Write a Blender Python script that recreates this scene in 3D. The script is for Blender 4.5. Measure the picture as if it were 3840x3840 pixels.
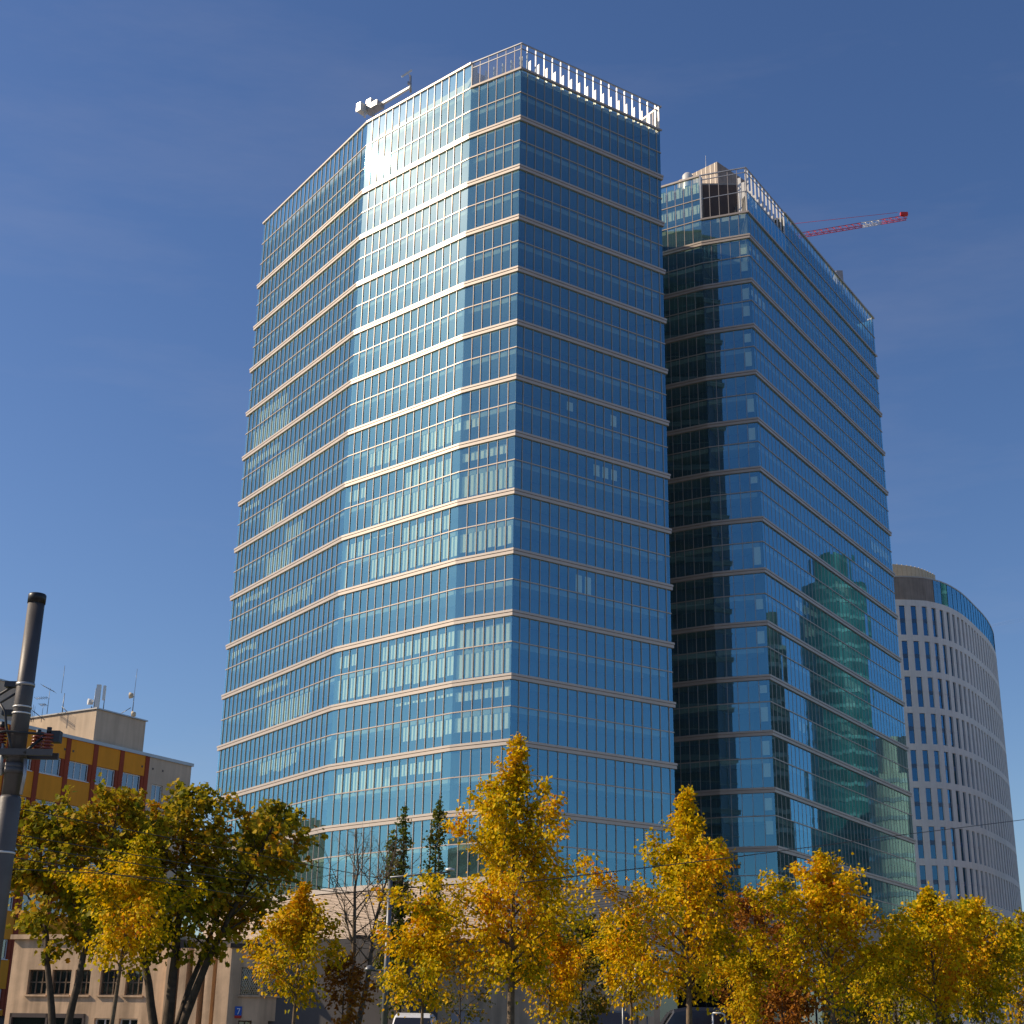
import bpy, math, random
import numpy as np
from mathutils import Vector, Matrix

# ------------------------------------------------------------------ clear
for o in list(bpy.data.objects):
    bpy.data.objects.remove(o, do_unlink=True)
scene = bpy.context.scene
COL = scene.collection

# ------------------------------------------------------------------ camera
F_PX, PITCH, ROLL, ZC = 5440.06, 0.351848, 0.016861, 1.1
cam_d = bpy.data.cameras.new('camera')
cam_d.sensor_width = 36.0
cam_d.lens = 36.0 * F_PX / 3840.0
cam_d.clip_start = 0.1
cam_d.clip_end = 20000
cam = bpy.data.objects.new('camera', cam_d)
COL.objects.link(cam)
cam.matrix_world = Matrix.Translation((0, 0, ZC)) @ Matrix.Rotation(math.pi/2 + PITCH, 4, 'X') @ Matrix.Rotation(ROLL, 4, 'Z')
scene.camera = cam

# ------------------------------------------------------------------ sky, sun, exposure
SUN_DIR = Vector((-0.8335, 0.0105, 0.552)).normalized()
SUN_EL = math.asin(SUN_DIR.z)
world = bpy.data.worlds.new('World')
scene.world = world
world.use_nodes = True
wn, wl = world.node_tree.nodes, world.node_tree.links
wn.clear()
sky = wn.new('ShaderNodeTexSky')
sky.sky_type = 'NISHITA'
sky.sun_disc = False
sky.sun_elevation = SUN_EL
sky.sun_rotation = math.atan2(SUN_DIR.x, SUN_DIR.y)
sky.altitude = 0
sky.air_density = 1.0
sky.dust_density = 0.7
sky.ozone_density = 3.2
hsv = wn.new('ShaderNodeHueSaturation')
hsv.inputs['Saturation'].default_value = 1.15
hsv.inputs['Value'].default_value = 1.0
hsv.inputs['Hue'].default_value = 0.509
bg = wn.new('ShaderNodeBackground')
bg.inputs['Strength'].default_value = 0.105
wo = wn.new('ShaderNodeOutputWorld')
wl.new(sky.outputs[0], hsv.inputs['Color'])
# barely visible high cirrus over the whole sky
tco = wn.new('ShaderNodeTexCoord'); wmp = wn.new('ShaderNodeMapping'); wmp.inputs['Scale'].default_value = (1.2, 3.0, 7.0); wmp.inputs['Rotation'].default_value = (0.2, 0.1, 0.5)
wnz = wn.new('ShaderNodeTexNoise'); wnz.inputs['Scale'].default_value = 1.6; wnz.inputs['Detail'].default_value = 7; wnz.inputs['Roughness'].default_value = 0.62
wmr = wn.new('ShaderNodeMapRange'); wmr.inputs['From Min'].default_value = 0.5; wmr.inputs['From Max'].default_value = 0.85; wmr.inputs['To Max'].default_value = 0.11
wmx = wn.new('ShaderNodeMixRGB'); wmx.inputs['Color2'].default_value = (5.0, 4.6, 4.8, 1)
wl.new(tco.outputs['Generated'], wmp.inputs['Vector']); wl.new(wmp.outputs[0], wnz.inputs['Vector']); wl.new(wnz.outputs['Fac'], wmr.inputs['Value'])
wl.new(wmr.outputs[0], wmx.inputs['Fac']); wl.new(hsv.outputs[0], wmx.inputs['Color1'])
wl.new(wmx.outputs[0], bg.inputs['Color'])
wl.new(bg.outputs[0], wo.inputs['Surface'])

sun_d = bpy.data.lights.new('sun', 'SUN')
sun_d.energy = 5.0
sun_d.angle = math.radians(0.53)
sun_d.color = (1.0, 0.83, 0.62)
sun = bpy.data.objects.new('sun', sun_d)
COL.objects.link(sun)
sun.rotation_euler = SUN_DIR.to_track_quat('Z', 'Y').to_euler()
sun.location = (-60, 0, 60)

vs = scene.view_settings
vs.view_transform = 'Standard'
vs.look = 'None'
vs.exposure = 0.14
vs.gamma = 1.0
vs.use_curve_mapping = False
scene.render.engine = 'CYCLES'
scene.cycles.transparent_max_bounces = 16
scene.cycles.max_bounces = 7
scene.cycles.diffuse_bounces = 3
scene.cycles.glossy_bounces = 4

# ------------------------------------------------------------------ helpers
def ray(px, py):
    xr, yr = (px-1920)/F_PX, (1920-py)/F_PX
    x = xr*math.cos(ROLL) - yr*math.sin(ROLL)
    y = xr*math.sin(ROLL) + yr*math.cos(ROLL)
    return Vector((x, math.cos(PITCH)-y*math.sin(PITCH), math.sin(PITCH)+y*math.cos(PITCH)))
def at(px, py, Y):
    """point seen at photo pixel (px,py) and lying Y metres in front of the camera"""
    d = ray(px, py)
    return d*(Y/d.y) + Vector((0, 0, ZC))
def atz(px, py, z):
    d = ray(px, py)
    return d*((z-ZC)/d.z) + Vector((0, 0, ZC))
def project(P):
    X, Y, Z = P[0], P[1], P[2]-ZC
    d = Y*math.cos(PITCH)+Z*math.sin(PITCH)
    u = -Y*math.sin(PITCH)+Z*math.cos(PITCH)
    x, y = X/d, u/d
    return (1920+F_PX*(x*math.cos(ROLL)+y*math.sin(ROLL)), 1920-F_PX*(-x*math.sin(ROLL)+y*math.cos(ROLL)))

def tag(o, label=None, cat=None, group=None, kind=None):
    if label: o['label'] = label
    if cat: o['category'] = cat
    if group: o['group'] = group
    if kind: o['kind'] = kind
    return o
def empty(name, loc, label=None, cat=None, group=None):
    o = bpy.data.objects.new(name, None)
    o.empty_display_size = 0.5
    o.location = loc
    COL.objects.link(o)
    return tag(o, label, cat, group)

class MB:
    def __init__(s): s.v, s.f, s.sm = [], [], []
    def quad(s, a, b, c, d, smooth=False):
        n = len(s.v); s.v += [tuple(a), tuple(b), tuple(c), tuple(d)]; s.f.append((n, n+1, n+2, n+3)); s.sm.append(smooth)
    def hexa(s, p):  # 8 points, bottom 4 ccw then top 4
        n = len(s.v); s.v += [tuple(q) for q in p]
        for q in ((3,2,1,0),(4,5,6,7),(0,1,5,4),(1,2,6,5),(2,3,7,6),(3,0,4,7)):
            s.f.append(tuple(n+i for i in q)); s.sm.append(False)
    def box(s, lo, hi):
        x0,y0,z0 = lo; x1,y1,z1 = hi
        s.hexa([(x0,y0,z0),(x1,y0,z0),(x1,y1,z0),(x0,y1,z0),(x0,y0,z1),(x1,y0,z1),(x1,y1,z1),(x0,y1,z1)])
    def fbox(s, fr, u0, u1, d0, d1, z0, z1):
        """box in a facet frame: u along the wall, d outwards, z up"""
        o, t, n = fr
        P = lambda u, d, z: (o[0]+t[0]*u+n[0]*d, o[1]+t[1]*u+n[1]*d, z)
        s.hexa([P(u0,d1,z0),P(u1,d1,z0),P(u1,d0,z0),P(u0,d0,z0),P(u0,d1,z1),P(u1,d1,z1),P(u1,d0,z1),P(u0,d0,z1)])
    def prism(s, poly, z0, z1):
        n = len(s.v); k = len(poly)
        s.v += [(p[0],p[1],z0) for p in poly] + [(p[0],p[1],z1) for p in poly]
        s.f.append(tuple(range(n+k-1, n-1, -1))); s.f.append(tuple(range(n+k, n+2*k))); s.sm += [False, False]
        for i in range(k):
            j = (i+1) % k; s.f.append((n+i, n+j, n+k+j, n+k+i)); s.sm.append(False)
    def tube(s, pts, rad, n=8, cap=True, smooth=True):
        pts = [Vector(p) for p in pts]
        if not hasattr(rad, '__len__'): rad = [rad]*len(pts)
        base = len(s.v); ref = None
        for i, p in enumerate(pts):
            d = (pts[min(i+1, len(pts)-1)] - pts[max(i-1, 0)])
            if d.length < 1e-9: d = Vector((0,0,1))
            d.normalize()
            if ref is None:
                ref = d.orthogonal().normalized()
            ref = (ref - d*ref.dot(d))
            ref = ref.normalized() if ref.length > 1e-6 else d.orthogonal().normalized()
            w = d.cross(ref)
            for k in range(n):
                a = 2*math.pi*k/n
                s.v.append(tuple(p + (ref*math.cos(a) + w*math.sin(a))*rad[i]))
        for i in range(len(pts)-1):
            for k in range(n):
                a, b = base+i*n+k, base+i*n+(k+1) % n
                s.f.append((a, b, b+n, a+n)); s.sm.append(smooth)
        if cap:
            s.f.append(tuple(base+k for k in range(n-1, -1, -1))); s.sm.append(False)
            e = base+(len(pts)-1)*n
            s.f.append(tuple(e+k for k in range(n))); s.sm.append(False)
    def lathe(s, c, prof, n=16, smooth=True):
        base = len(s.v)
        for r, z in prof:
            for k in range(n):
                a = 2*math.pi*k/n
                s.v.append((c[0]+r*math.cos(a), c[1]+r*math.sin(a), c[2]+z))
        for i in range(len(prof)-1):
            for k in range(n):
                a, b = base+i*n+k, base+i*n+(k+1) % n
                s.f.append((a, b, b+n, a+n)); s.sm.append(smooth)
        s.f.append(tuple(base+k for k in range(n-1, -1, -1))); s.sm.append(False)
        e = base+(len(prof)-1)*n
        s.f.append(tuple(e+k for k in range(n))); s.sm.append(False)
    def build(s, name, mat, parent=None, label=None, cat=None, group=None, kind=None, coat=None):
        me = bpy.data.meshes.new(name)
        off = Vector((0,0,0))
        q = parent
        while q is not None:
            off += q.location; q = q.parent
        v = s.v
        if parent is not None:
            v = [(a-off.x, b-off.y, c-off.z) for a, b, c in v]
        me.from_pydata(v, [], s.f)
        if any(s.sm): me.polygons.foreach_set('use_smooth', s.sm)
        me.update()
        if isinstance(mat, str): mat = M[mat]
        me.materials.append(mat)
        if coat:   # every third face of a box is the outward one: it carries the coating
            me.materials.append(M[coat])
            idx = np.zeros(len(s.f), dtype=np.int32); idx[2::6] = 1
            me.polygons.foreach_set('material_index', idx)
        o = bpy.data.objects.new(name, me)
        COL.objects.link(o)
        if parent is not None: o.parent = parent
        return tag(o, label, cat, group, kind)

def frame(p, q):
    """wall frame from p to q with the outward normal on the right-hand side of p->q"""
    t = Vector((q[0]-p[0], q[1]-p[1])); L = t.length; t.normalize()
    return ((p[0], p[1]), (t.x, t.y), (t.y, -t.x)), L
def offset_poly(poly, d):
    """mitred offset; d>0 grows a counter-clockwise polygon"""
    out = []; k = len(poly)
    for i in range(k):
        a, b, c = Vector(poly[i-1][:2]), Vector(poly[i][:2]), Vector(poly[(i+1) % k][:2])
        t0, t1 = (b-a).normalized(), (c-b).normalized()
        n0, n1 = Vector((t0.y, -t0.x)), Vector((t1.y, -t1.x))
        m = (n0+n1); m = m/(m.dot(n0))
        out.append((b.x+m.x*d, b.y+m.y*d))
    return out

# ------------------------------------------------------------------ materials
M = {}
def nodes(name):
    m = bpy.data.materials.new(name); m.use_nodes = True
    nt = m.node_tree; nt.nodes.clear()
    out = nt.nodes.new('ShaderNodeOutputMaterial')
    M[name] = m
    return m, nt, out
def plain(name, col, rough=0.6, metal=0.0, var=0.12, scale=3.0, bump=0.0, spec=0.4, streak=0.0):
    m, nt, out = nodes(name); N, L = nt.nodes, nt.links
    b = N.new('ShaderNodeBsdfPrincipled')
    b.inputs['Roughness'].default_value = rough; b.inputs['Metallic'].default_value = metal
    b.inputs['Specular IOR Level'].default_value = spec
    geo = N.new('ShaderNodeNewGeometry')
    nz = N.new('ShaderNodeTexNoise'); nz.inputs['Scale'].default_value = scale; nz.inputs['Detail'].default_value = 5
    L.new(geo.outputs['Position'], nz.inputs['Vector'])
    r = N.new('ShaderNodeMapRange'); r.inputs['To Min'].default_value = 1-var; r.inputs['To Max'].default_value = 1+var
    r.inputs['From Min'].default_value = 0.3; r.inputs['From Max'].default_value = 0.7
    L.new(nz.outputs['Fac'], r.inputs['Value'])
    last = r.outputs[0]
    if streak > 0:
        mp = N.new('ShaderNodeMapping'); mp.inputs['Scale'].default_value = (1.6, 1.6, 0.12)
        n2 = N.new('ShaderNodeTexNoise'); n2.inputs['Scale'].default_value = 1.5; n2.inputs['Detail'].default_value = 6
        L.new(geo.outputs['Position'], mp.inputs['Vector']); L.new(mp.outputs[0], n2.inputs['Vector'])
        r2 = N.new('ShaderNodeMapRange'); r2.inputs['From Min'].default_value = 0.35; r2.inputs['From Max'].default_value = 0.62
        r2.inputs['To Min'].default_value = 1-streak; r2.inputs['To Max'].default_value = 1
        L.new(n2.outputs['Fac'], r2.inputs['Value'])
        mu = N.new('ShaderNodeMath'); mu.operation = 'MULTIPLY'
        L.new(last, mu.inputs[0]); L.new(r2.outputs[0], mu.inputs[1]); last = mu.outputs[0]
    vm = N.new('ShaderNodeVectorMath'); vm.operation = 'SCALE'; vm.inputs[0].default_value = col
    L.new(last, vm.inputs['Scale']); L.new(vm.outputs[0], b.inputs['Base Color'])
    if bump > 0:
        n3 = N.new('ShaderNodeTexNoise'); n3.inputs['Scale'].default_value = scale*8; n3.inputs['Detail'].default_value = 4
        L.new(geo.outputs['Position'], n3.inputs['Vector'])
        bp = N.new('ShaderNodeBump'); bp.inputs['Strength'].default_value = bump; bp.inputs['Distance'].default_value = 0.02
        L.new(n3.outputs['Fac'], bp.inputs['Height']); L.new(bp.outputs[0], b.inputs['Normal'])
    L.new(b.outputs[0], out.inputs['Surface'])
    return m
def glass(name, tint, refl0=0.2, refl_col=(0.9,0.95,1.0), haze=0.05, haze_rough=0.32, rough=0.012, wav=0.0, film=0.0, film_col=(0.4,0.7,0.7)):
    """coated facade glazing: see-through tinted body, fresnel mirror, thin dusty film"""
    m, nt, out = nodes(name); N, L = nt.nodes, nt.links
    tr = N.new('ShaderNodeBsdfTransparent'); tr.inputs['Color'].default_value = (*tint, 1)
    g = N.new('ShaderNodeBsdfGlossy'); g.inputs['Color'].default_value = (*refl_col, 1); g.inputs['Roughness'].default_value = rough
    h = N.new('ShaderNodeBsdfGlossy'); h.inputs['Color'].default_value = (0.95,0.95,0.9, 1); h.inputs['Roughness'].default_value = haze_rough
    fr = N.new('ShaderNodeLayerWeight'); fr.inputs['Blend'].default_value = 0.5
    pw = N.new('ShaderNodeMath'); pw.operation = 'POWER'; pw.inputs[1].default_value = 3.0
    L.new(fr.outputs['Facing'], pw.inputs[0])
    mr = N.new('ShaderNodeMapRange'); mr.inputs['To Min'].default_value = refl0; mr.inputs['To Max'].default_value = 0.96
    L.new(pw.outputs[0], mr.inputs['Value'])
    if wav > 0:
        geo = N.new('ShaderNodeNewGeometry')
        nz = N.new('ShaderNodeTexNoise'); nz.inputs['Scale'].default_value = 0.55; nz.inputs['Detail'].default_value = 1
        L.new(geo.outputs['Position'], nz.inputs['Vector'])
        bp = N.new('ShaderNodeBump'); bp.inputs['Strength'].default_value = wav; bp.inputs['Distance'].default_value = 0.02
        L.new(nz.outputs['Fac'], bp.inputs['Height']); L.new(bp.outputs[0], g.inputs['Normal'])
    m1 = N.new('ShaderNodeMixShader'); L.new(mr.outputs[0], m1.inputs[0]); L.new(tr.outputs[0], m1.inputs[1]); L.new(g.outputs[0], m1.inputs[2])
    m2 = N.new('ShaderNodeMixShader'); m2.inputs[0].default_value = haze
    L.new(m1.outputs[0], m2.inputs[1]); L.new(h.outputs[0], m2.inputs[2])
    last = m2.outputs[0]
    if film > 0:   # thin dusty, slightly tinted coating that scatters some light
        df = N.new('ShaderNodeBsdfDiffuse'); df.inputs['Color'].default_value = (*film_col, 1)
        m3 = N.new('ShaderNodeMixShader'); m3.inputs[0].default_value = film
        L.new(last, m3.inputs[1]); L.new(df.outputs[0], m3.inputs[2]); last = m3.outputs[0]
    L.new(last, out.inputs['Surface'])
    return m
def leafmat(name, stops, trans=0.45):
    m, nt, out = nodes(name); N, L = nt.nodes, nt.links
    at_ = N.new('ShaderNodeAttribute'); at_.attribute_name = 'rnd'
    cr = N.new('ShaderNodeValToRGB'); e = cr.color_ramp.elements
    e[0].position, e[0].color = stops[0][0], (*stops[0][1], 1)
    e[1].position, e[1].color = stops[-1][0], (*stops[-1][1], 1)
    for p, c in stops[1:-1]:
        k = e.new(p); k.color = (*c, 1)
    L.new(at_.outputs['Fac'], cr.inputs[0])
    d = N.new('ShaderNodeBsdfPrincipled'); d.inputs['Roughness'].default_value = 0.6; d.inputs['Specular IOR Level'].default_value = 0.12
    t = N.new('ShaderNodeBsdfTranslucent')
    L.new(cr.outputs[0], d.inputs['Base Color']); L.new(cr.outputs[0], t.inputs['Color'])
    mx = N.new('ShaderNodeMixShader'); mx.inputs[0].default_value = trans
    L.new(d.outputs[0], mx.inputs[1]); L.new(t.outputs[0], mx.inputs[2]); L.new(mx.outputs[0], out.inputs['Surface'])
    return m

plain('aluminium', (0.46,0.40,0.345), 0.42, 0.25, 0.05, 0.4)
plain('mullion_metal', (0.42,0.36,0.31), 0.4, 0.3, 0.05, 0.4)
plain('dark_metal', (0.05,0.05,0.055), 0.45, 0.5, 0.1, 1)
plain('slab', (0.42,0.42,0.40), 0.8, 0, 0.05, 0.3)
plain('ceiling', (0.34,0.40,0.38), 0.8, 0, 0.05, 0.3)
plain('core', (0.14,0.14,0.14), 0.8, 0, 0.1, 0.3)
plain('blind', (0.90,0.86,0.68), 0.8, 0, 0.04, 0.6)
plain('roof_grey', (0.25,0.25,0.25), 0.8, 0, 0.15, 0.5)
plain('louvre', (0.58,0.46,0.36), 0.5, 0.1, 0.06, 0.5)
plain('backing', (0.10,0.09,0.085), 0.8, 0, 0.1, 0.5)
plain('brown_panel', (0.30,0.24,0.20), 0.6, 0, 0.12, 0.6, streak=0.2)
plain('dark_brown', (0.075,0.055,0.048), 0.5, 0, 0.15, 0.6)
plain('white_metal', (0.66,0.65,0.62), 0.35, 0.2, 0.05, 1)
plain('grey_metal', (0.38,0.38,0.38), 0.4, 0.6, 0.08, 1)
plain('red_paint', (0.55,0.035,0.03), 0.5, 0, 0.1, 1)
plain('precast', (0.80,0.75,0.71), 0.7, 0, 0.05, 0.25, streak=0.08)
plain('ochre', (0.80,0.31,0.022), 0.85, 0, 0.07, 0.6, 0.15, streak=0.08)
plain('brick_red', (0.30,0.055,0.022), 0.85, 0, 0.1, 0.8, 0.2)
plain('render_beige', (0.60,0.47,0.34), 0.9, 0, 0.08, 0.6, 0.3, streak=0.15)
plain('old_render', (0.66,0.46,0.29), 0.9, 0, 0.16, 0.9, 0.4, streak=0.38)
plain('window_white', (0.72,0.72,0.70), 0.5, 0, 0.04, 1)
plain('asphalt', (0.05,0.05,0.052), 0.9, 0, 0.25, 2.0, 0.3)
plain('paving', (0.28,0.27,0.25), 0.9, 0, 0.2, 1.5, 0.2)
plain('city_ground', (0.24,0.21,0.17), 0.95, 0, 0.25, 0.05)
plain('soil', (0.09,0.085,0.05), 0.95, 0, 0.3, 0.2)
plain('grass', (0.07,0.09,0.025), 0.95, 0, 0.3, 0.8)
plain('forest', (0.055,0.06,0.02), 0.95, 0, 0.45, 0.05)
plain('bark', (0.15,0.11,0.075), 0.95, 0, 0.35, 6.0, 0.6)
plain('bark_dark', (0.075,0.055,0.04), 0.95, 0, 0.35, 6.0, 0.6)
plain('pole_paint', (0.105,0.095,0.09), 0.5, 0.2, 0.15, 2.5, 0.1, streak=0.2)
plain('black_plastic', (0.015,0.015,0.015), 0.4, 0, 0.1, 2)
plain('cable', (0.03,0.03,0.03), 0.5, 0, 0.1, 2)
plain('insulator', (0.20,0.035,0.02), 0.25, 0, 0.12, 6, spec=0.7)
plain('lamp_grey', (0.16,0.17,0.18), 0.4, 0.5, 0.1, 2)
plain('car_white', (0.75,0.75,0.74), 0.25, 0, 0.03, 1, spec=0.6)
plain('car_dark', (0.03,0.032,0.04), 0.2, 0.3, 0.08, 1, spec=0.6)
plain('rubber', (0.02,0.02,0.02), 0.8, 0, 0.1, 3)
plain('sign_beige', (0.55,0.46,0.32), 0.6, 0, 0.06, 2)
plain('sign_blue', (0.015,0.10,0.45), 0.4, 0, 0.03, 2)
plain('sign_red', (0.5,0.03,0.02), 0.4, 0, 0.03, 2)
plain('sign_white', (0.8,0.8,0.8), 0.4, 0, 0.02, 2)
plain('spandrel_blue', (0.02,0.075,0.17), 0.25, 0, 0.2, 0.5, spec=0.8)
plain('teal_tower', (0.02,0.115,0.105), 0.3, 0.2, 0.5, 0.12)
plain('panel_paint', (0.30,0.30,0.32), 0.6, 0, 0.06, 1)
glass('facade_glass', (0.93,0.98,0.96), 0.29, (0.29,0.72,0.97), 0.0032, 0.24, 0.012, film=0.065, film_col=(0.36,0.72,0.72))
def clear(name, tint):
    m, nt, out = nodes(name)
    t = nt.nodes.new('ShaderNodeBsdfTransparent'); t.inputs['Color'].default_value = (*tint, 1)
    nt.links.new(t.outputs[0], out.inputs['Surface'])
clear('glass_body', (0.91,0.97,0.87))
glass('terrace_glass', (0.80,0.86,0.88), 0.06, (0.9,0.95,1.0), 0.01)
glass('window_glass', (0.28,0.34,0.36), 0.16, (0.9,0.95,1.0), 0.01, rough=0.02)
glass('slit_glass', (0.20,0.30,0.36), 0.22, (0.30,0.66,1.0), 0.0, rough=0.02)
glass('lobby_glass', (0.25,0.32,0.34), 0.12, (0.8,0.9,1.0), 0.01)
glass('car_glass', (0.30,0.36,0.36), 0.12, (0.95,1,1.0), 0.0)

# ------------------------------------------------------------------ ground and setting
def sheet(name, x0, x1, y0, y1, z, mat):
    b = MB(); b.quad((x0,y0,z),(x1,y0,z),(x1,y1,z),(x0,y1,z))
    return b.build(name, mat, kind='structure')
sheet('ground', -6000, 6000, -6000, 6000, 0.0, 'city_ground')
sheet('lawn', -90, 90, 24, 58, 0.004, 'grass')
sheet('road', -150, 150, 4.0, 17.0, 0.008, 'asphalt')
sheet('parking_road', -90, 110, 60, 72, 0.008, 'asphalt')
b = MB(); b.box((-150, 17.0, 0.0), (150, 23.5, 0.12)); b.build('pavement', 'paving', kind='structure')
b = MB(); b.box((-150, -3.0, 0.0), (150, 4.0, 0.12)); b.build('near_pavement', 'paving', kind='structure')
for yy in (10.4,):
    k = 0
    b = MB()
    for x in range(-150, 150, 6): b.box((x, yy, 0.008), (x+3, yy+0.12, 0.012))
    b.build('lane_marking', 'sign_white', kind='structure')
# wooded ridge far to the left, outside the frame but mirrored in the lowest storeys
def hill(name, cx, cy, rx, ry, h, seed):
    rnd = np.random.RandomState(seed); b = MB(); nx, ny = 70, 40
    ph = rnd.uniform(0, 6.28, 8)
    for j in range(ny+1):
        for i in range(nx+1):
            u, v = i/nx*2-1, j/ny*2-1
            e = max(0, 1-u*u)*max(0, 1-v*v)
            z = h*(e**0.7)*(1+0.15*math.sin(5*u+ph[0])+0.1*math.sin(11*u+ph[1]+3*v)) + rnd.uniform(-3, 3)*(1 if e > 0 else 0)
            b.v.append((cx+u*rx, cy+v*ry, max(z, -1) if e > 0 else -1))
    for j in range(ny):
        for i in range(nx):
            a = j*(nx+1)+i; b.f.append((a, a+1, a+nx+2, a+nx+1)); b.sm.append(False)
    return b.build(name, 'forest', kind='structure')
hill('hill', -1000, 780, 320, 430, 165, 3)
hill('hill', -800, -230, 320, 260, 118, 4)

# ------------------------------------------------------------------ glass towers
FLOOR = 3.8
def tower(name, label, poly, cols, z1, tr, dT, dS, nfront, open_f, blinds, seed, side_facets=(), up_poly=None, fin=0.12):
    """poly: ccw corners; facets 0..nfront-1 (plus side_facets) get individual panes; open_f: facet -> (lowest open row, u0, u1)"""
    rng = random.Random(seed)
    k = len(poly)
    cx = sum(p[0] for p in poly)/k; cy = sum(p[1] for p in poly)/k
    root = empty(name, (cx, cy, 0), label, 'skyscraper')
    zT, z0 = z1+2*FLOOR+dT, z1+2*FLOOR
    zb = lambda i: z1-2*FLOOR*(i-1)
    sill = zb(13)-2*FLOOR+dS
    rows = [(z0, zT-0.30, 0), (z0+tr, z0, 1), (z1, z0+tr, 2)]
    for i in range(1, 14):
        lo = zb(i+1) if i < 13 else sill
        rows.append((zb(i)+tr, zb(i)-0.70, 1+2*i)); rows.append((lo, zb(i)+tr, 2+2*i))
    levels = sorted({r[0] for r in rows} | {zT})
    fronts = list(range(nfront))+list(side_facets)
    outs = {d: offset_poly(poly, d) for d in (-0.06, 0.10, 0.13, 0.24, 0.30, 0.33, -0.2)}
    def strip(b, i, d0, d1, za, zc, e=0.001):
        A, B = outs[d0], outs[d1]; j = (i+1) % k
        b.hexa([(*B[i],za),(*B[j],za),(*A[j],za),(*A[i],za),(*B[i],zc),(*B[j],zc),(*A[j],zc),(*A[i],zc)])
    # --- panes
    cand = []
    for i in fronts:
        fr, L = frame(poly[i], poly[(i+1) % k])
        us = cols[i]
        for (za, zc, r) in rows:
            for c in range(len(us)-1):
                if i in open_f and r <= open_f[i][0] and open_f[i][1] <= 0.5*(us[c]+us[c+1]) <= open_f[i][2]: continue
                u0, u1 = us[c]+(0.03 if c else 0.0), us[c+1]-(0.03 if c < len(us)-2 else 0.0)
                o, t, n = fr
                P = lambda u, z: (o[0]+t[0]*u, o[1]+t[1]*u, z)
                q = [project(P(u0, za)), project(P(u1, za)), project(P(u1, zc)), project(P(u0, zc))]
                ar = 0.5*abs(sum(q[m][0]*q[(m+1) % 4][1]-q[(m+1) % 4][0]*q[m][1] for m in range(4)))
                if i >= nfront: ar = 0
                if min(p[1] for p in q) > 3250: ar *= 0.3
                cand.append((ar, i, fr, u0, u1, za+0.02, zc-0.02))
    cand.sort(key=lambda c: -c[0])
    rest, side = MB(), MB()
    for m, (ar, i, fr, u0, u1, za, zc) in enumerate(cand):
        b = side if i in side_facets else (MB() if m < 300 else rest)
        o, t, n = fr
        w, h = u1-u0, zc-za
        ga, gb = rng.gauss(0, 0.0024), rng.gauss(0, 0.0020)
        P = lambda u, d, z: (o[0]+t[0]*u+n[0]*d, o[1]+t[1]*u+n[1]*d, z)
        dd = lambda su, sv: su*ga*w/2+sv*gb*h/2
        pts = []
        for (zz, sv) in ((za, -1), (zc, 1)):
            for (u, su, d) in ((u0,-1,0.015), (u1,1,0.015), (u1,1,-0.015), (u0,-1,-0.015)):
                pts.append(P(u, d+dd(su, sv), zz))
        b.hexa(pts)
        if m < 300 and i not in side_facets: b.build('pane', 'glass_body', root, coat='facade_glass')
    rest.build('glazing', 'glass_body', root, kind='stuff', coat='facade_glass')
    if side.v: side.build('side_glazing', 'lobby_glass', root, kind='stuff')
    # --- mullions
    for i in fronts:
        fr, L = frame(poly[i], poly[(i+1) % k])
        for c, u in enumerate(cols[i][1:-1]):
            top = zT-0.02
            if i in open_f and open_f[i][1] <= u <= open_f[i][2]: top = [r for r in rows if r[2] == open_f[i][0]][0][0]
            b = MB(); b.fbox(fr, u-0.032, u+0.032, -0.05, fin, sill-0.1, top)
            b.build('mullion', 'mullion_metal', root)
    # --- corner posts
    for i in range(nfront+1):
        p = offset_poly(poly, -0.10)[i]
        top = zT-0.1
        for fi in (i, i-1):
            if fi in open_f and (open_f[fi][1] <= 0.1 if fi == i else open_f[fi][2] >= 50): top = [r for r in rows if r[2] == open_f[fi][0]][0][0]-0.1
        b = MB(); b.tube([(p[0], p[1], sill), (p[0], p[1], top)], 0.06, 8)
        b.build('corner_post', 'dark_metal', root)
    # --- bands and transoms, mitred at the corners
    for i in range(k):
        for j in range(1, 14):
            z = zb(j); b = MB()
            strip(b, i, -0.06, 0.30, z-0.27, z); strip(b, i, -0.06, 0.13, z-0.33, z-0.27); strip(b, i, -0.06, 0.24, z-0.70, z-0.33)
            b.build('spandrel_band', 'aluminium', root)
        b = MB(); strip(b, i, -0.06, 0.30, sill-0.62, sill); b.build('spandrel_band', 'aluminium', root)
        for (za, zc, r) in rows:
            if r == 0 and not (i in open_f): 
                b = MB(); strip(b, i, -0.06, 0.24, zT-0.30, zT); b.build('coping', 'aluminium', root)
            if r == 0 and i in open_f and 0 < open_f[i][2] < 90:
                fr, L = frame(poly[i], poly[(i+1) % k]); b = MB(); b.fbox(fr, open_f[i][2]+0.02, L, -0.06, 0.24, zT-0.30, zT); b.build('coping', 'aluminium', root)
                b = MB(); b.fbox(fr, open_f[i][2]+0.02, L, -0.06, 0.10, z0-0.065, z0+0.065); b.build('transom', 'mullion_metal', root)
            if (r == 2 or r % 2 == 1 and r > 2) or r in (0, 1):
                if r == 2: continue
                if i in open_f and r < open_f[i][0]: continue
                b = MB(); 
                if i in open_f and r == open_f[i][0]: strip(b, i, -0.06, 0.24, za-0.16, za+0.14)
                else: strip(b, i, -0.06, 0.10, za-0.065, za+0.065)
                b.build('transom', 'mullion_metal', root)
    # --- inside: floors with suspended ceilings, core
    ins = offset_poly(poly, -0.55)
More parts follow.
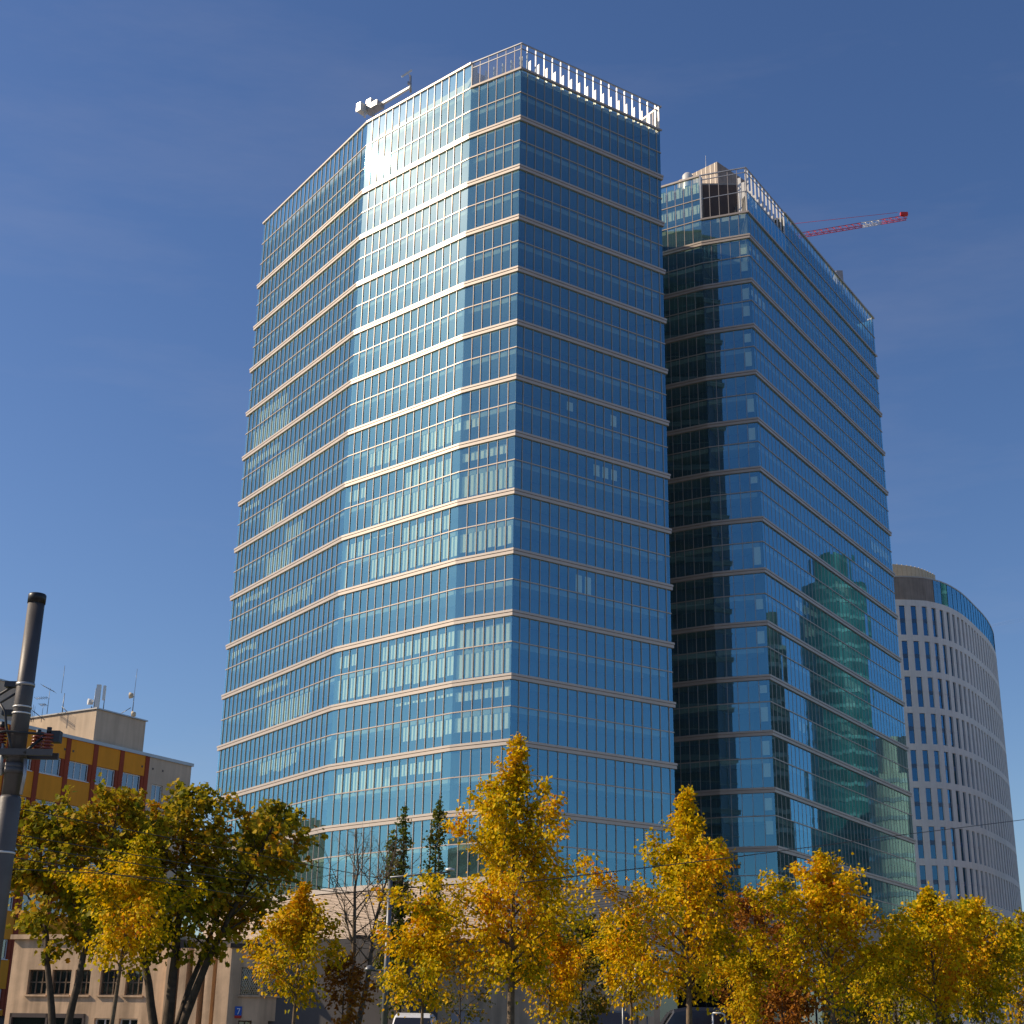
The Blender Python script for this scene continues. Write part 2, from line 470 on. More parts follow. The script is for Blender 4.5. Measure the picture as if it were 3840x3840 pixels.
    for z in levels[:-1]:
        zopen = min([[r for r in rows if r[2] == v[0]][0][0] for v in open_f.values()])
        b = MB(); b.prism(up_poly if (up_poly and z > zopen+0.5) else ins, z-0.62, z+0.05); b.build('floor_slab', 'ceiling', root)
    cin = offset_poly(poly, -3.6)
    b = MB(); b.prism(cin, 0, z0+0.3); b.build('core', 'core', root)
    for i in range(k):   # cross walls from the core to the corners
        pa, pb_ = Vector(ins[i]), Vector(cin[i]); b = MB(); fw, lw = frame(pa, pb_); b.fbox(fw, -0.45, lw, -0.1, 0.1, sill, z0-0.6); b.build('partition', 'core', root)
    # --- roller blinds
    bcount = 0
    for (i, r, c, drop) in blinds(rng, cols, rows):
        if i in open_f and r <= open_f[i][0]: continue
        za, zc, _ = rows[r]
        if bcount >= 290: break
        fr, L = frame(poly[i], poly[(i+1) % k]); us = cols[i]
        top = zc-0.62; bot = max(za+0.1, top-drop*(top-za))
        b = MB(); b.fbox(fr, us[c]+0.04, us[c+1]-0.42, -0.40, -0.385, bot, top)
        b.fbox(fr, us[c]+0.04, us[c+1]-0.42, -0.41, -0.375, bot-0.03, bot)
        b.build('blind', 'blind', root); bcount += 1
    # --- rear facets: plain dark glazing per storey
    for i in range(nfront, k):
        if i in side_facets: continue
        fr, L = frame(poly[i], poly[(i+1) % k])
        for z_, zt_ in [(rows[m][0], rows[m][1]) for m in range(len(rows))]:
            b = MB(); b.fbox(fr, 0.05, L-0.05, -0.03, 0.0, z_+0.07, zt_-0.07); b.build('rear_glazing', 'glass_body', root, coat='facade_glass')
    return root, dict(zT=zT, z0=z0, sill=sill, rows=rows, cx=cx, cy=cy)

def even(L, n, first=1.0, last=1.0):
    p = L/(n-2+first+last); us = [0.0, first*p]
    for _ in range(n-2): us.append(us[-1]+p)
    us.append(L); return us

# ---- first tower
P = [(-42.07,210.578), (-22.329,181.878), (-6.61,167.713), (0.231,163.264), (20.317,176.83)]
ux, uy = -0.5597, 0.8287
P5 = (P[4][0]+ux*41, P[4][1]+uy*41)
POLY1 = P + [P5, (-26.0, 226.0)]
Ls = [frame(POLY1[i], POLY1[(i+1) % len(POLY1)])[1] for i in range(len(POLY1))]
COLS1 = {0: even(Ls[0], 25, 0.6, 1.0), 1: even(Ls[1], 15, 0.85, 1.0), 2: even(Ls[2], 6, 1.0, 0.78), 3: even(Ls[3], 18, 0.75, 0.5), 4: even(Ls[4], 29)}
def blinds1(rng, cols, rows):
    out = []
    def run(i, r, c0, c1, d, j=0.03):
        for c in range(c0, c1+1): out.append((i, r, c, d+rng.uniform(-j, j)))
    # row index: 3+2*(k-1) = upper row under band k, +1 = lower row
    U = lambda k: 1+2*k
    Lw = lambda k: 2+2*k
    run(1, Lw(6), 3, 6, .62); run(1, Lw(6), 10, 13, .72); run(1, Lw(6), 14, 14, .35); run(2, Lw(6), 0, 1, .35)
    run(1, U(7), 0, 2, .6); run(1, U(7), 8, 13, .85); run(2, U(7), 0, 4, .45)
    run(1, Lw(7), 4, 14, .8); run(2, Lw(7), 0, 5, .82)
    run(1, U(8), 0, 3, .8); run(1, U(8), 4, 6, .06); run(1, U(8), 8, 13, .75)
    run(1, Lw(8), 0, 0, .95); run(1, Lw(8), 4, 14, .78); run(2, Lw(8), 0, 5, .75)
    run(1, U(9), 0, 0, .5)
    run(1, U(10), 0, 2, .6); run(1, U(10), 6, 14, .7); run(2, U(10), 0, 5, .97, 0)
    run(1, Lw(10), 0, 4, .8); run(1, Lw(10), 6, 14, .72); run(2, Lw(10), 0, 5, .9, 0)
    run(1, U(11), 8, 14, .12); run(2, U(11), 0, 5, .45)
    run(1, Lw(11), 0, 1, .72); run(1, Lw(11), 9, 14, .55); run(2, Lw(11), 0, 5, .55, .1)
    run(1, U(12), 1, 7, .97, 0); run(1, U(12), 7, 13, .55)
    for k in range(4, 13):
        for h in (U(k), Lw(k)):
            base = rng.choice([0, .3, .5, .7, .9])
            if base == 0: continue
            c0 = rng.randint(0, 14)
            for c in range(c0, min(25, c0+rng.randint(4, 9))):
                out.append((0, h, c, base+rng.uniform(-.1, .1)))
    run(3, U(7), 9, 11, .6); run(3, U(9), 7, 8, .9); run(3, U(6), 6, 6, .5); run(3, U(6), 11, 11, .6)
    return out
T1, I1 = tower('glass_office_tower', 'tall blue glass tower with kinked sunlit facade and bright glare near its top', POLY1, COLS1, 117.258, -3.794, 4.195, 0.065,
    4, {2: (0, -1, 99), 3: (0, -1, 99)}, blinds1, 1, side_facets=(4,))

# ---- second tower
Q0, Q1, Q2, Q3 = (10.2,205.3), (28.42,194.43), (35.191,191.941), (66.438,240.205)
POLY2 = [Q0, Q1, Q2, Q3, (48,257), (8,243), (1,221)]
Ls2 = [frame(POLY2[i], POLY2[(i+1) % len(POLY2)])[1] for i in range(len(POLY2))]
COLS2 = {0: even(Ls2[0], 15), 1: even(Ls2[1], 5), 2: even(Ls2[2], 41, 0.6, 0.6)}
tpt = atz(2958, 800, 128.9)
UT = (Vector(tpt[:2])-Vector(Q2)).length
UT = min(COLS2[2], key=lambda u: abs(u-UT))
def blinds2(rng, cols, rows):
    out = []
    for c in range(8, 15):
        out.append((0, 0, c, .55)); out.append((0, 1, c, .5))
    for k in range(1, 13):
        for h in (1+2*k, 2+2*k):
            if rng.random() < 0.55: out.append((1, h, 4, rng.uniform(.4, .8)))
            if rng.random() < 0.35:
                c0 = rng.randint(0, 34)
                for c in range(c0, min(41, c0+rng.randint(2, 7))): out.append((2, h, c, rng.uniform(.3, .6)))
    return out
fr2, L2 = frame(Q2, Q3)
t2, n2 = Vector(fr2[1]), Vector(fr2[2])
v0 = Vector(Q1)+Vector((0.5, 1.3)); v1 = Vector(Q2)-n2*2.6+t2*2.6; v2 = Vector(Q2)+t2*(UT-0.2)-n2*2.6; v3 = Vector(Q2)+t2*(UT+0.3)-n2*0.5
UP2 = [tuple(v0), tuple(v1), tuple(v2), tuple(v3), (65.2,240.1), (48,254), (10,241), (3,220), (11.0,206.0)]
T2, I2 = tower('glass_office_tower', 'darker blue glass tower behind, mirroring its neighbour, with brown box on roof', POLY2, COLS2, 117.1175, -3.70, 4.30, 0.18,
    3, {1: (1, -1, 99), 2: (1, -1, UT)}, blinds2, 2, up_poly=UP2, fin=0.05)

# ---- roof terraces: open frames, screens, set-back walls
def terrace(root, poly, i, us, zf, zT, mid, u_end=None, inner=True, glass_on=False, fin=True, every=1):
    fr, L = frame(poly[i], poly[(i+1) % len(poly)])
    e = L if u_end is None else u_end
    b = MB(); b.fbox(fr, 0.0, e, -0.08, 0.10, zT-0.16, zT); b.build('top_rail', 'grey_metal', root)
    for zm in mid:
        b = MB(); b.fbox(fr, 0.05, e-0.05, -0.05, 0.05, zm-0.06, zm+0.06); b.build('mid_rail', 'grey_metal', root)
    for n, u in enumerate(us):
        if u > e+0.01: break
        uu = min(max(u, 0.06), e-0.06)
        b = MB(); b.fbox(fr, uu-0.045, uu+0.045, -0.22 if fin else -0.05, 0.02, zf+0.14, zT-0.16); b.build('terrace_post', 'white_metal' if fin else 'mullion_metal', root)
        if inner and n % every == 0 and 0.5 < u < e-0.5:
            b = MB(); b.fbox(fr, uu-0.05, uu+0.05, -1.75, -1.25, zf+0.1, zT-1.0); b.build('inner_fin', 'white_metal', root)
    if glass_on:
        for a, c in zip(us[:-1], us[1:]):
            if c > e+0.01: break
            b = MB(); b.fbox(fr, a+0.06, c-0.06, -0.012, 0.012, zf+0.2, zT-0.2); b.build('terrace_pane', 'terrace_glass', root)
zf = I1['z0']
terrace(T1, POLY1, 3, COLS1[3], zf, I1['zT'], [I1['zT']-0.95])
terrace(T1, POLY1, 2, COLS1[2], zf, I1['zT'], [I1['zT']-0.95], glass_on=True, fin=False)
def penthouse(root, pts, z0, z1, mat, name='penthouse_wall'):
    b = MB(); b.prism(pts, z0, z1); return b.build(name, mat, root)
tD = Vector((0.8287,0.5597)); nD = Vector((-0.5597,0.8287))
w0 = Vector(P[2])+tD*0.9+nD*0.6; w1 = Vector(P[4])+nD*7.6-tD*6.5; w2 = Vector(P5)+Vector((-2.0, -3.5))
penthouse(T1, [tuple(w0), tuple(w1), tuple(w2), (-24,222), (-39,210.3), (-21.0,184.3), (-7.4,171.2)], zf+0.05, I1['zT']-0.75, 'panel_paint')
# lit return fin where the glazed top storey ends
b = MB(); b.fbox(frame(P[2], P[3])[0], 0.02, 0.16, -1.2, 0.1, zf+0.14, I1['zT']); b.build('return_fin', 'aluminium', T1)
b = MB()
for s in range(4):
    u = 1.2+s*1.5; a = Vector(P[2])+tD*u+nD*0.3
    b.tube([(a.x, a.y, zf+0.2), (a.x+tD.x*1.3, a.y+tD.y*1.3, zf+3.4)], 0.06, 6)
b.build('brace', 'grey_metal', T1)
for (px, py) in ((1830,205), (1900,160), (1995,165), (2205,265), (1570,320), (1690,258), (2330,330)):
    q = at(px, py+45, 176); b = MB(); b.tube([(q.x,q.y,I1['zT']-0.1),(q.x,q.y,I1['zT']+1.5)], [0.02,0.008], 5); b.build('lightning_rod', 'grey_metal', T1)

zf2 = I2['rows'][1][0]
zm2 = I2['z0']
terrace(T2, POLY2, 1, COLS2[1], zf2, I2['zT'], [zm2, I2['zT']-0.9], inner=False, fin=False)
terrace(T2, POLY2, 2, COLS2[2], zf2, I2['zT'], [zm2, I2['zT']-0.9], u_end=UT, every=1)
for a, c in zip(COLS2[2][:-1], COLS2[2][1:]):
    if c > UT+0.01: break
    o = MB(); o.fbox(fr2, a+0.06, c-0.06, -0.012, 0.012, zf2+0.2, zm2-0.1); o.build('terrace_pane', 'facade_glass', T2)
# brown wall set back behind the open corner frame
b = MB()
for p_, q_ in ((v0, v1), (v1, v2)):
    fw, Lw_ = frame(p_, q_); b.fbox(fw, 0, Lw_, -0.25, 0.02, zf2+0.06, I2['zT']-0.9)
b.build('penthouse_wall', 'dark_brown', T2)
b = MB(); b.prism(UP2, I2['zT']-0.9, I2['zT']-0.6); b.build('penthouse_roof', 'roof_grey', T2)
b = MB(); b.fbox(frame(Q1, Q2)[0], -0.05, 0.16, -1.0, 0.2, zf2+0.1, I2['zT']); b.build('return_fin', 'white_metal', T2)
# plant box on the second tower's roof, with mast
c0 = at(2540, 672, 214); c1 = at(2690, 640, 208); zz = at(2690, 606, 208).z
fpb, Lpb = frame((c0.x, c0.y), (c1.x, c1.y))
b = MB(); b.fbox(fpb, 0, Lpb, -9, 0, I2['zT']-2, zz); o = b.build('plant_room', 'brown_panel', T2)
for s in range(9):
    u = Lpb*(s+0.5)/9
    q = MB(); q.fbox(fpb, u-0.03, u+0.03, 0.005, 0.05, I2['zT']-1.5, zz-0.05); q.build('panel_joint', 'aluminium', o)
q = at(2646, 583, 214); b = MB(); b.tube([(q.x, 214, zz), (q.x, 214, q.z)], [0.10,0.03], 6); b.build('mast', 'white_metal', T2)
q = at(2578, 655, 208); b = MB()
b.lathe((q.x, 208, I2['zT']-0.3), [(0.9,0),(0.9,q.z-I2['zT']),(0.6,q.z-I2['zT']+0.4),(0.1,q.z-I2['zT']+0.6)], 14); b.build('vent_cowl', 'white_metal', T2)
q0, q1 = at(3138, 1050, 229), at(3160, 1014, 229)
b = MB(); b.box((q0.x, 229, I2['zT']-1.5), (q1.x, 232, q1.z)); b.build('roof_vent', 'panel_paint', T2)
# bent flue behind the corner frame
q = at(2752, 775, 198); b = MB(); b.lathe((q.x, 198.5, zf2), [(0.35,0),(0.35,1.6),(0.55,1.7),(0.55,3.4),(0.3,4.0)], 14); b.build('flue', 'white_metal', T2)

# ---- podiums: louvred storey above a dark glazed base
def podium(root, poly, n, sill, zlouv, slatmat, lit):
    for i in range(n):
        fr, L = frame(poly[i], poly[(i+1) % len(poly)])
        b = MB(); b.fbox(fr, 0.0, L, -0.5, 0.02, zlouv, sill-0.62); b.build('louvre_backing', 'backing', root)
        b = MB(); z = zlouv+0.1
        while z < sill-0.8:
            b.fbox(fr, 0.0, L, 0.03, 0.15, z, z+0.125); z += 0.175
        b.build('louvre_slats', slatmat, root, kind='stuff')
        b = MB(); b.fbox(fr, -0.1, L+0.1, -0.4, 0.35, zlouv-0.55, zlouv); b.build('podium_ledge', 'aluminium', root)
        m = max(2, int(L/2.8))
        for j in range(m):
            b = MB(); b.fbox(fr, L*j/m+0.06, L*(j+1)/m-0.06, -0.35, -0.32, 0.3, zlouv-0.6); b.build('lobby_pane', 'lobby_glass', root)
            b = MB(); b.fbox(fr, L*j/m-0.05, L*j/m+0.05, -0.42, -0.2, 0.0, zlouv-0.56); b.build('lobby_mullion', 'dark_metal', root)
podium(T1, POLY1, 4, I1['sill'], 11.6, 'louvre', True)
podium(T2, POLY2, 3, I2['sill'], 12.5, 'louvre', False)

# ------------------------------------------------------------------ window-cleaning crane on the first roof
zt = I1['zT']
bm = empty('roof_maintenance_crane', tuple(at(1400, 440, 186)[:2])+(zt,), 'white window-cleaning crane with long arm standing on glass tower roof', 'crane')
def pt(px, py, Y): return at(px, py, Y)
A0, A1 = pt(1365, 405, 187), pt(1410, 395, 186)
Y0 = 187.0
fB, _ = frame(P[1], P[2])
def turned(c, w, d, z0, z1, name, mat):
    f_ = ((c.x, c.y), fB[1], fB[2]); b = MB(); b.fbox(f_, -w, w, -d, d, z0, z1); return b.build(name, mat, bm)
c = pt(1358, 408, Y0); turned(c, 0.45, 0.8, c.z-0.75, c.z+0.7, 'counterweight', 'white_metal')
c = pt(1402, 402, Y0); turned(c, 1.5, 0.8, c.z-0.55, c.z+0.30, 'machine_body', 'grey_metal')
c = pt(1392, 385, Y0); turned(c, 0.5, 0.6, c.z-0.35, c.z+0.35, 'winch_housing', 'white_metal')
b = MB(); c = pt(1400, 430, Y0); b.tube([(c.x, Y0, zt-1), (c.x, Y0, c.z+0.4)], 0.22, 10); b.build('mast', 'white_metal', bm)
b = MB(); c = pt(1368, 432, Y0); b.box((c.x-0.15, Y0-0.2, c.z-0.35), (c.x+0.15, Y0+0.2, c.z+0.35)); b.build('bracket', 'white_metal', bm)
p0, p1 = pt(1425, 395, Y0), pt(1538, 328, Y0-6)
b = MB(); b.tube([p0, p1], [0.30, 0.24], 4, smooth=False); arm = b.build('arm', 'white_metal', bm)
p2, p3 = pt(1540, 346, Y0-6), pt(1539, 285, Y0-6)
b = MB(); b.tube([p2, p3], 0.17, 8); b.build('head_post', 'grey_metal', bm)
p4 = pt(1533, 278, Y0-6); p5, p6 = pt(1506, 288, Y0-6), pt(1544, 263, Y0-6)
b = MB(); b.tube([p5, p6], 0.16, 4, smooth=False); b.tube([p3, p4], 0.10, 6); b.build('jib_beam', 'white_metal', bm)
b = MB(); c = pt(1536, 312, Y0-6); b.box((c.x-0.3, Y0-6.2, c.z-0.2), (c.x+0.25, Y0-5.8, c.z+0.2)); b.build('hoist', 'grey_metal', bm)

# ------------------------------------------------------------------ red tower crane beyond the second tower
YC = 345.0
j0, j1 = at(2780, 926, YC), at(3400, 822, YC)
mast_p = at(2820, 920, YC)
cr = empty('tower_crane', (mast_p.x, YC, 0), 'red and white lattice tower crane jib rising behind the darker tower', 'crane')
def lattice(a, c, depth, nseg, mats, name, up=Vector((0,0,1))):
    a, c = Vector(a), Vector(c); d = (c-a).normalized(); side = d.cross(up).normalized(); upv = side.cross(d).normalized()
    cuts = [0]+[m[1] for m in mats]
    for mi, (mat, e) in enumerate(mats):
        b = MB(); s0, s1 = cuts[mi], e
        k0, k1 = int(round(s0*nseg)), int(round(e*nseg))
        L = (c-a).length
        Pp = lambda k, which: a+d*(L*k/nseg)+(upv*depth if which == 't' else side*(depth*0.4)*(1 if which == 'r' else -1))
        for w in 'tlr':
            b.tube([Pp(k0, w), Pp(k1, w)], 0.10, 5)
        for k in range(k0, k1):
            for w in 'lr':
                b.tube([Pp(k, w), Pp(k+0.5, 't')], 0.07, 4); b.tube([Pp(k+0.5, 't'), Pp(k+1, w)], 0.07, 4)
            b.tube([Pp(k, 'l'), Pp(k+1, 'r')], 0.04, 4)
        b.build(name, mat, cr)
lattice(j0, j1, 1.25, 26, [('red_paint', 0.72), ('white_metal', 0.85), ('red_paint', 1.0)], 'jib')
e0 = at(3402, 800, YC); b = MB(); b.box((e0.x-1.9, YC-0.45, e0.z-0.75), (e0.x+0.1, YC+0.45, e0.z+0.2)); b.build('jib_tip', 'red_paint', cr)
b = MB(); b.tube([at(2860, 852, YC), at(3050, 831, YC), at(3365, 797, YC)], 0.06, 5); b.build('pendant', 'red_paint', cr)
b = MB()
for sx in (-0.8, 0.8):
    for sy in (-0.8, 0.8): b.tube([(mast_p.x+sx, YC+sy, 0), (mast_p.x+sx, YC+sy, mast_p.z+1)], 0.10, 5)
z = 0
while z < mast_p.z-2:
    b.tube([(mast_p.x-0.8, YC-0.8, z), (mast_p.x+0.8, YC-0.8, z+2)], 0.05, 4); b.tube([(mast_p.x+0.8, YC+0.8, z), (mast_p.x-0.8, YC+0.8, z+2)], 0.05, 4)
    b.tube([(mast_p.x-0.8, YC+0.8, z), (mast_p.x-0.8, YC-0.8, z+2)], 0.05, 4); b.tube([(mast_p.x+0.8, YC-0.8, z), (mast_p.x+0.8, YC+0.8, z+2)], 0.05, 4); z += 2
b.build('mast', 'red_paint', cr)
b = MB(); b.box((mast_p.x-1, YC-1, mast_p.z-1.5), (mast_p.x+1, YC+1, mast_p.z+0.6)); b.tube([(mast_p.x, YC, mast_p.z), (at(2860,852,YC).x, YC, at(2860,852,YC).z)], 0.15, 6)
b.build('slewing_unit', 'red_paint', cr)

# ------------------------------------------------------------------ curved pale building on the right
ZB3 = 85.9
plan = [(52,292),(60,285.5),(68,281.6),(73,280.4),(77.8,280.0),(81,280.1),(83.8,280.5),(88.5,283.5),(93.3,289),(97,294.6),(100.2,300),(104.4,307.2),(108.2,314.8),(111.6,323),(114,331.5),(115,340)]
def smooth_line(pts, step):
    pts = [Vector(p) for p in pts]; out = []
    for i in range(len(pts)-1):
        p0, p1, p2, p3 = pts[max(i-1,0)], pts[i], pts[i+1], pts[min(i+2, len(pts)-1)]
        for t in np.linspace(0, 1, 12, endpoint=False):
            out.append(0.5*((2*p1)+(-p0+p2)*t+(2*p0-5*p1+4*p2-p3)*t*t+(-p0+3*p1-3*p2+p3)*t**3))
    out.append(pts[-1])
    res = [out[0]]; acc = 0
    for a, c in zip(out[:-1], out[1:]):
        seg = (c-a).length; pos = 0
        while acc+seg-pos >= step:
            pos += step-acc; acc = 0; res.append(a+(c-a)*(pos/seg))
        acc += seg-pos
    return res
line = smooth_line(plan, 2.36)
B3 = empty('curved_office_building', (80, 300, 0), 'pale stone office block with curved front and tall slit windows', 'building')
nl = 12
pane_n = 0; far = MB(); farp = MB()
band_poly = [tuple(p) for p in line]+[(112,352),(60,345)]
for lv in range(nl):
    zt3 = ZB3-7.3*lv
    if zt3 < 3: break
    # floor band
    b = MB(); outp = offset_poly(band_poly, 0.0); inn = offset_poly(band_poly, -0.55)
    for i in range(len(line)-1):
        b.hexa([(*outp[i], zt3-0.62), (*outp[i+1], zt3-0.62), (*inn[i+1], zt3-0.62), (*inn[i], zt3-0.62), (*outp[i], zt3+0.62), (*outp[i+1], zt3+0.62), (*inn[i+1], zt3+0.62), (*inn[i], zt3+0.62)])
    b.build('facade_band', 'precast', B3)
    zlo = max(zt3-7.3+0.62, 0)
    pb = MB()
    for i in range(len(line)-1):
        fr, L = frame(line[i], line[i+1])
        # pier between the slits, slightly proud joint
        pb.fbox(fr, 0.0, L*0.52, -0.5, -0.02, zlo, (zlo+zt3-0.62)/2-0.012); pb.fbox(fr, 0.0, L*0.52, -0.5, -0.02, (zlo+zt3-0.62)/2+0.012, zt3-0.62)
        vis = i >= 7
        zm = (zlo+zt3-0.62)/2
        wb = MB()
        wb.fbox(fr, L*0.52, L, -0.40, -0.36, zlo, zm-0.42); wb.fbox(fr, L*0.52, L, -0.40, -0.36, zm+0.42, zt3-0.62)
        if vis and pane_n < 290 and lv < 9: wb.build('window', 'slit_glass', B3); pane_n += 1
        else: far.v, off = far.v+wb.v, len(far.v); far.f += [tuple(q+off for q in f) for f in wb.f]; far.sm += wb.sm
        farp.fbox(fr, L*0.52, L, -0.42, -0.345, zm-0.42, zm+0.42)
    pb.build('facade_piers', 'precast', B3)
far.build('glazing', 'slit_glass', B3, kind='stuff')
farp.build('spandrels', 'spandrel_blue', B3, kind='stuff')
# inside and attic storey
b = MB(); b.prism(offset_poly(band_poly, -1.2), 0, ZB3); b.build('interior', 'core', B3)
att = offset_poly(band_poly, -0.12); b = MB(); gl = MB()
ZA = 91.3
for i in range(len(line)-1):
    q = [(*att[i], ZB3+0.62), (*att[i+1], ZB3+0.62)]
    fr, L = frame(att[i], att[i+1])
    if line[i].x < 84.5: b.fbox(fr, 0, L+0.02, -0.3, 0.0, ZB3+0.6, ZA)
    else:
        for s in range(2):
            o = MB(); o.fbox(fr, L*s/2+0.03, L*(s+1)/2-0.03, -0.05, 0.0, ZB3+0.6, ZA); o.build('attic_pane', 'glass_body', B3, coat='facade_glass')
        gl.fbox(fr, -0.03, 0.03, -0.06, 0.05, ZB3+0.6, ZA)
b.build('attic_wall', 'brown_panel', B3); gl.build('attic_mullions', 'dark_metal', B3, kind='stuff')
b = MB(); b.prism(offset_poly(band_poly, -1.6), ZB3, ZA-0.1); b.build('attic_core', 'backing', B3)
b = MB(); b.prism(offset_poly(band_poly, -0.05), ZA, ZA+0.28); b.build('roof_edge', 'aluminium', B3)
scr = smooth_line([(68,287),(76,284.6),(80.5,284.9),(85,287),(90,292)], 1.1); 
for i in range(len(scr)-1):
    fr, L = frame(scr[i], scr[i+1]); o = MB(); o.fbox(fr, 0.04, L-0.04, 0, 0.06, ZA+0.28, ZA+4.2); o.fbox(fr, -0.04, 0.04, -0.05, 0.12, ZA+0.4, ZA+4.3)
    o.build('roof_screen_panel', 'sign_beige', B3)

# ------------------------------------------------------------------ ochre block on the left
ZR = 22.53
def z1p(x, y): return x*0.5176, 2100+y*0.5176
Lp, Mp, Rp = atz(*z1p(230,1205), ZR), atz(*z1p(1060,1398), ZR), atz(*z1p(1390,1475), ZR)
dirv = Vector((Rp.x-Lp.x, Rp.y-Lp.y)).normalized()
LL = Vector((Lp.x, Lp.y))-dirv*24.0
RR = Vector((Rp.x, Rp.y)); MM = Vector((Mp.x, Mp.y))
nv = Vector((dirv.y, -dirv.x)); back = -nv
OB = empty('ochre_office_block', (MM.x, MM.y, 0), 'ochre and brick-red slab block with white windows and rooftop antennas', 'building')
BAY = 2.72; STO = 3.31
fro, Lo = frame(LL, RR); uM = (MM-LL).length; uR = (RR-LL).length
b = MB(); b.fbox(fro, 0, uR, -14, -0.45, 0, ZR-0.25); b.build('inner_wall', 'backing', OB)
b = MB(); b.fbox(fro, -0.1, uR+0.15, -14.2, 0.12, ZR-0.25, ZR); b.build('roof_edge', 'grey_metal', OB)
nb = int(uM/BAY); rowz = [ZR-0.25]
for r in range(7):
    top = ZR-0.25-STO*r; 
    if top-STO < 0: break
    wz1 = top-1.55-(0 if r else 0.05); wz0 = wz1-1.35
    for k in range(nb):
        u1 = uM-BAY*k; u0 = u1-BAY
        b = MB(); b.fbox(fro, u0+0.42, u1, -0.45, 0.0, wz1, top); b.build('ochre_panel', 'ochre', OB)
        b = MB(); b.fbox(fro, u0+0.42, u1, -0.45, 0.0, top-STO, wz0); b.build('ochre_panel', 'ochre', OB)
        if u0 > uM-BAY*9:
            w = MB(); w.fbox(fro, u0+0.46, u1-0.28, -0.20, -0.12, wz0+0.02, wz0+0.09); w.fbox(fro, u0+0.46, u1-0.28, -0.20, -0.12, wz1-0.09, wz1-0.02)
            for s in range(4):
                uu = u0+0.46+(u1-0.28-u0-0.46-0.07)*s/3
                w.fbox(fro, uu, uu+0.07, -0.20, -0.12, wz0+0.09, wz1-0.09)
            win = w.build('window', 'window_white', OB)
            g = MB(); g.fbox(fro, u0+0.46, u1-0.28, -0.17, -0.155, wz0+0.05, wz1-0.05); g.build('pane', 'window_glass', win)
            g = MB(); g.fbox(fro, u0+0.40, u1-0.22, -0.1, 0.08, wz0-0.05, wz0); g.build('sill', 'window_white', win)
            if (k*7+r*3) % 4 == 1:
                g = MB(); g.fbox(fro, u0+0.5, u1-0.3, -0.30, -0.29, wz0+0.4+0.3*((k+r) % 3), wz1-0.1); g.build('curtain', 'blind', win)
        b = MB(); b.fbox(fro, u0, u0+0.42, -0.45, 0.06, top-STO, top); b.build('brick_pier', 'brick_red', OB)
        b = MB(); b.fbox(fro, u1-0.28, u1, -0.45, 0.02, wz0, wz1); b.build('brick_infill', 'brick_red', OB)
b = MB(); b.fbox(fro, uM-0.0, uM+0.42, -0.45, 0.06, 0, ZR-0.26); b.build('brick_pier', 'brick_red', OB)
# rendered end bay with small windows, built round its openings
wu0, wu1 = uM+0.42+0.55, uM+0.42+1.75
b = MB(); b.fbox(fro, uM+0.42, wu0, -0.45, 0.0, 0, ZR-0.25); b.fbox(fro, wu1, uR, -0.45, 0.0, 0, ZR-0.25)
ztop = ZR-0.25
for r in range(6):
    wz1 = ZR-0.25-2.05-STO*r; wz0 = wz1-1.75
    b.fbox(fro, wu0, wu1, -0.45, 0.0, wz1, ztop); ztop = wz0
    w = MB()
    for (a0, a1, z0_, z1_) in ((0,1,0,.05),(0,1,.95,1),(0,.06,.05,.95),(.47,.53,.05,.95),(.94,1,.05,.95)):
        w.fbox(fro, wu0+(wu1-wu0)*a0, wu0+(wu1-wu0)*a1, -0.2, -0.12, wz0+(wz1-wz0)*z0_, wz0+(wz1-wz0)*z1_)
    win = w.build('window', 'window_white', OB)
    g = MB(); g.fbox(fro, wu0+0.03, wu1-0.03, -0.17, -0.155, wz0+0.03, wz1-0.03); g.build('pane', 'window_glass', win)
b.fbox(fro, wu0, wu1, -0.45, 0.0, 0, ztop); b.build('end_wall', 'render_beige', OB)
for (x, y) in ((1148,1480),(1222,1498),(1293,1514),(495,1325),(607,1352),(672,1365)):
    q = atz(*z1p(x, y), ZR-1.1); b = MB()
    u = (Vector((q.x,q.y))-LL).dot(dirv); b.fbox(fro, u-0.07, u+0.07, 0.003, 0.03, ZR-1.2, ZR-1.05); b.build('vent', 'backing', OB)
# lift-room box
zc_ = atz(*z1p(712,1312), ZR)
cu = (Vector((zc_.x,zc_.y))-LL).dot(dirv)
cor = Vector((zc_.x, zc_.y)); YB_ = cor.y
ztp = at(*z1p(728,1078), cor.y+0.2).z
uB1 = uM-0.05
b = MB(); b.fbox(fro, cu, uB1, -26, -0.35, ZR, ztp); bx = b.build('lift_room', 'render_beige', OB)
b = MB(); b.fbox(fro, cu-0.12, uB1+0.12, -26.1, -0.22, ztp, ztp+0.10); b.build('coping', 'grey_metal', bx)
o5 = LL-nv*5.0; r_ = ray(*z1p(125, 905)); k_ = o5.dot(nv)/(r_.x*nv.x+r_.y*nv.y)
q_ = Vector((r_.x*k_, r_.y*k_, r_.z*k_+ZC)); uq = (Vector((q_.x, q_.y))-o5).dot(dirv)
b = MB(); b.fbox(fro, uq-12, uq, -12, -5.0, ZR, q_.z); b.build('stair_room', 'render_beige', OB)
b = MB(); b.fbox(fro, uq-12.1, uq+0.1, -12.1, -4.9, q_.z, q_.z+0.12); b.build('coping', 'grey_metal', OB)

# rooftop aerials
def roof_pt(x, y0, Y): return at(*z1p(x, y0), Y)
YB = cor.y
def aerial_mast(x, ytop, ybot, Y, r=0.04): 
    t, b0 = at(*z1p(x, ytop), Y), at(*z1p(x, ybot), Y)
    o = MB(); o.tube([(b0.x, Y, b0.z), (b0.x, Y, t.z)], [r, r*0.5], 6); return o, b0, t
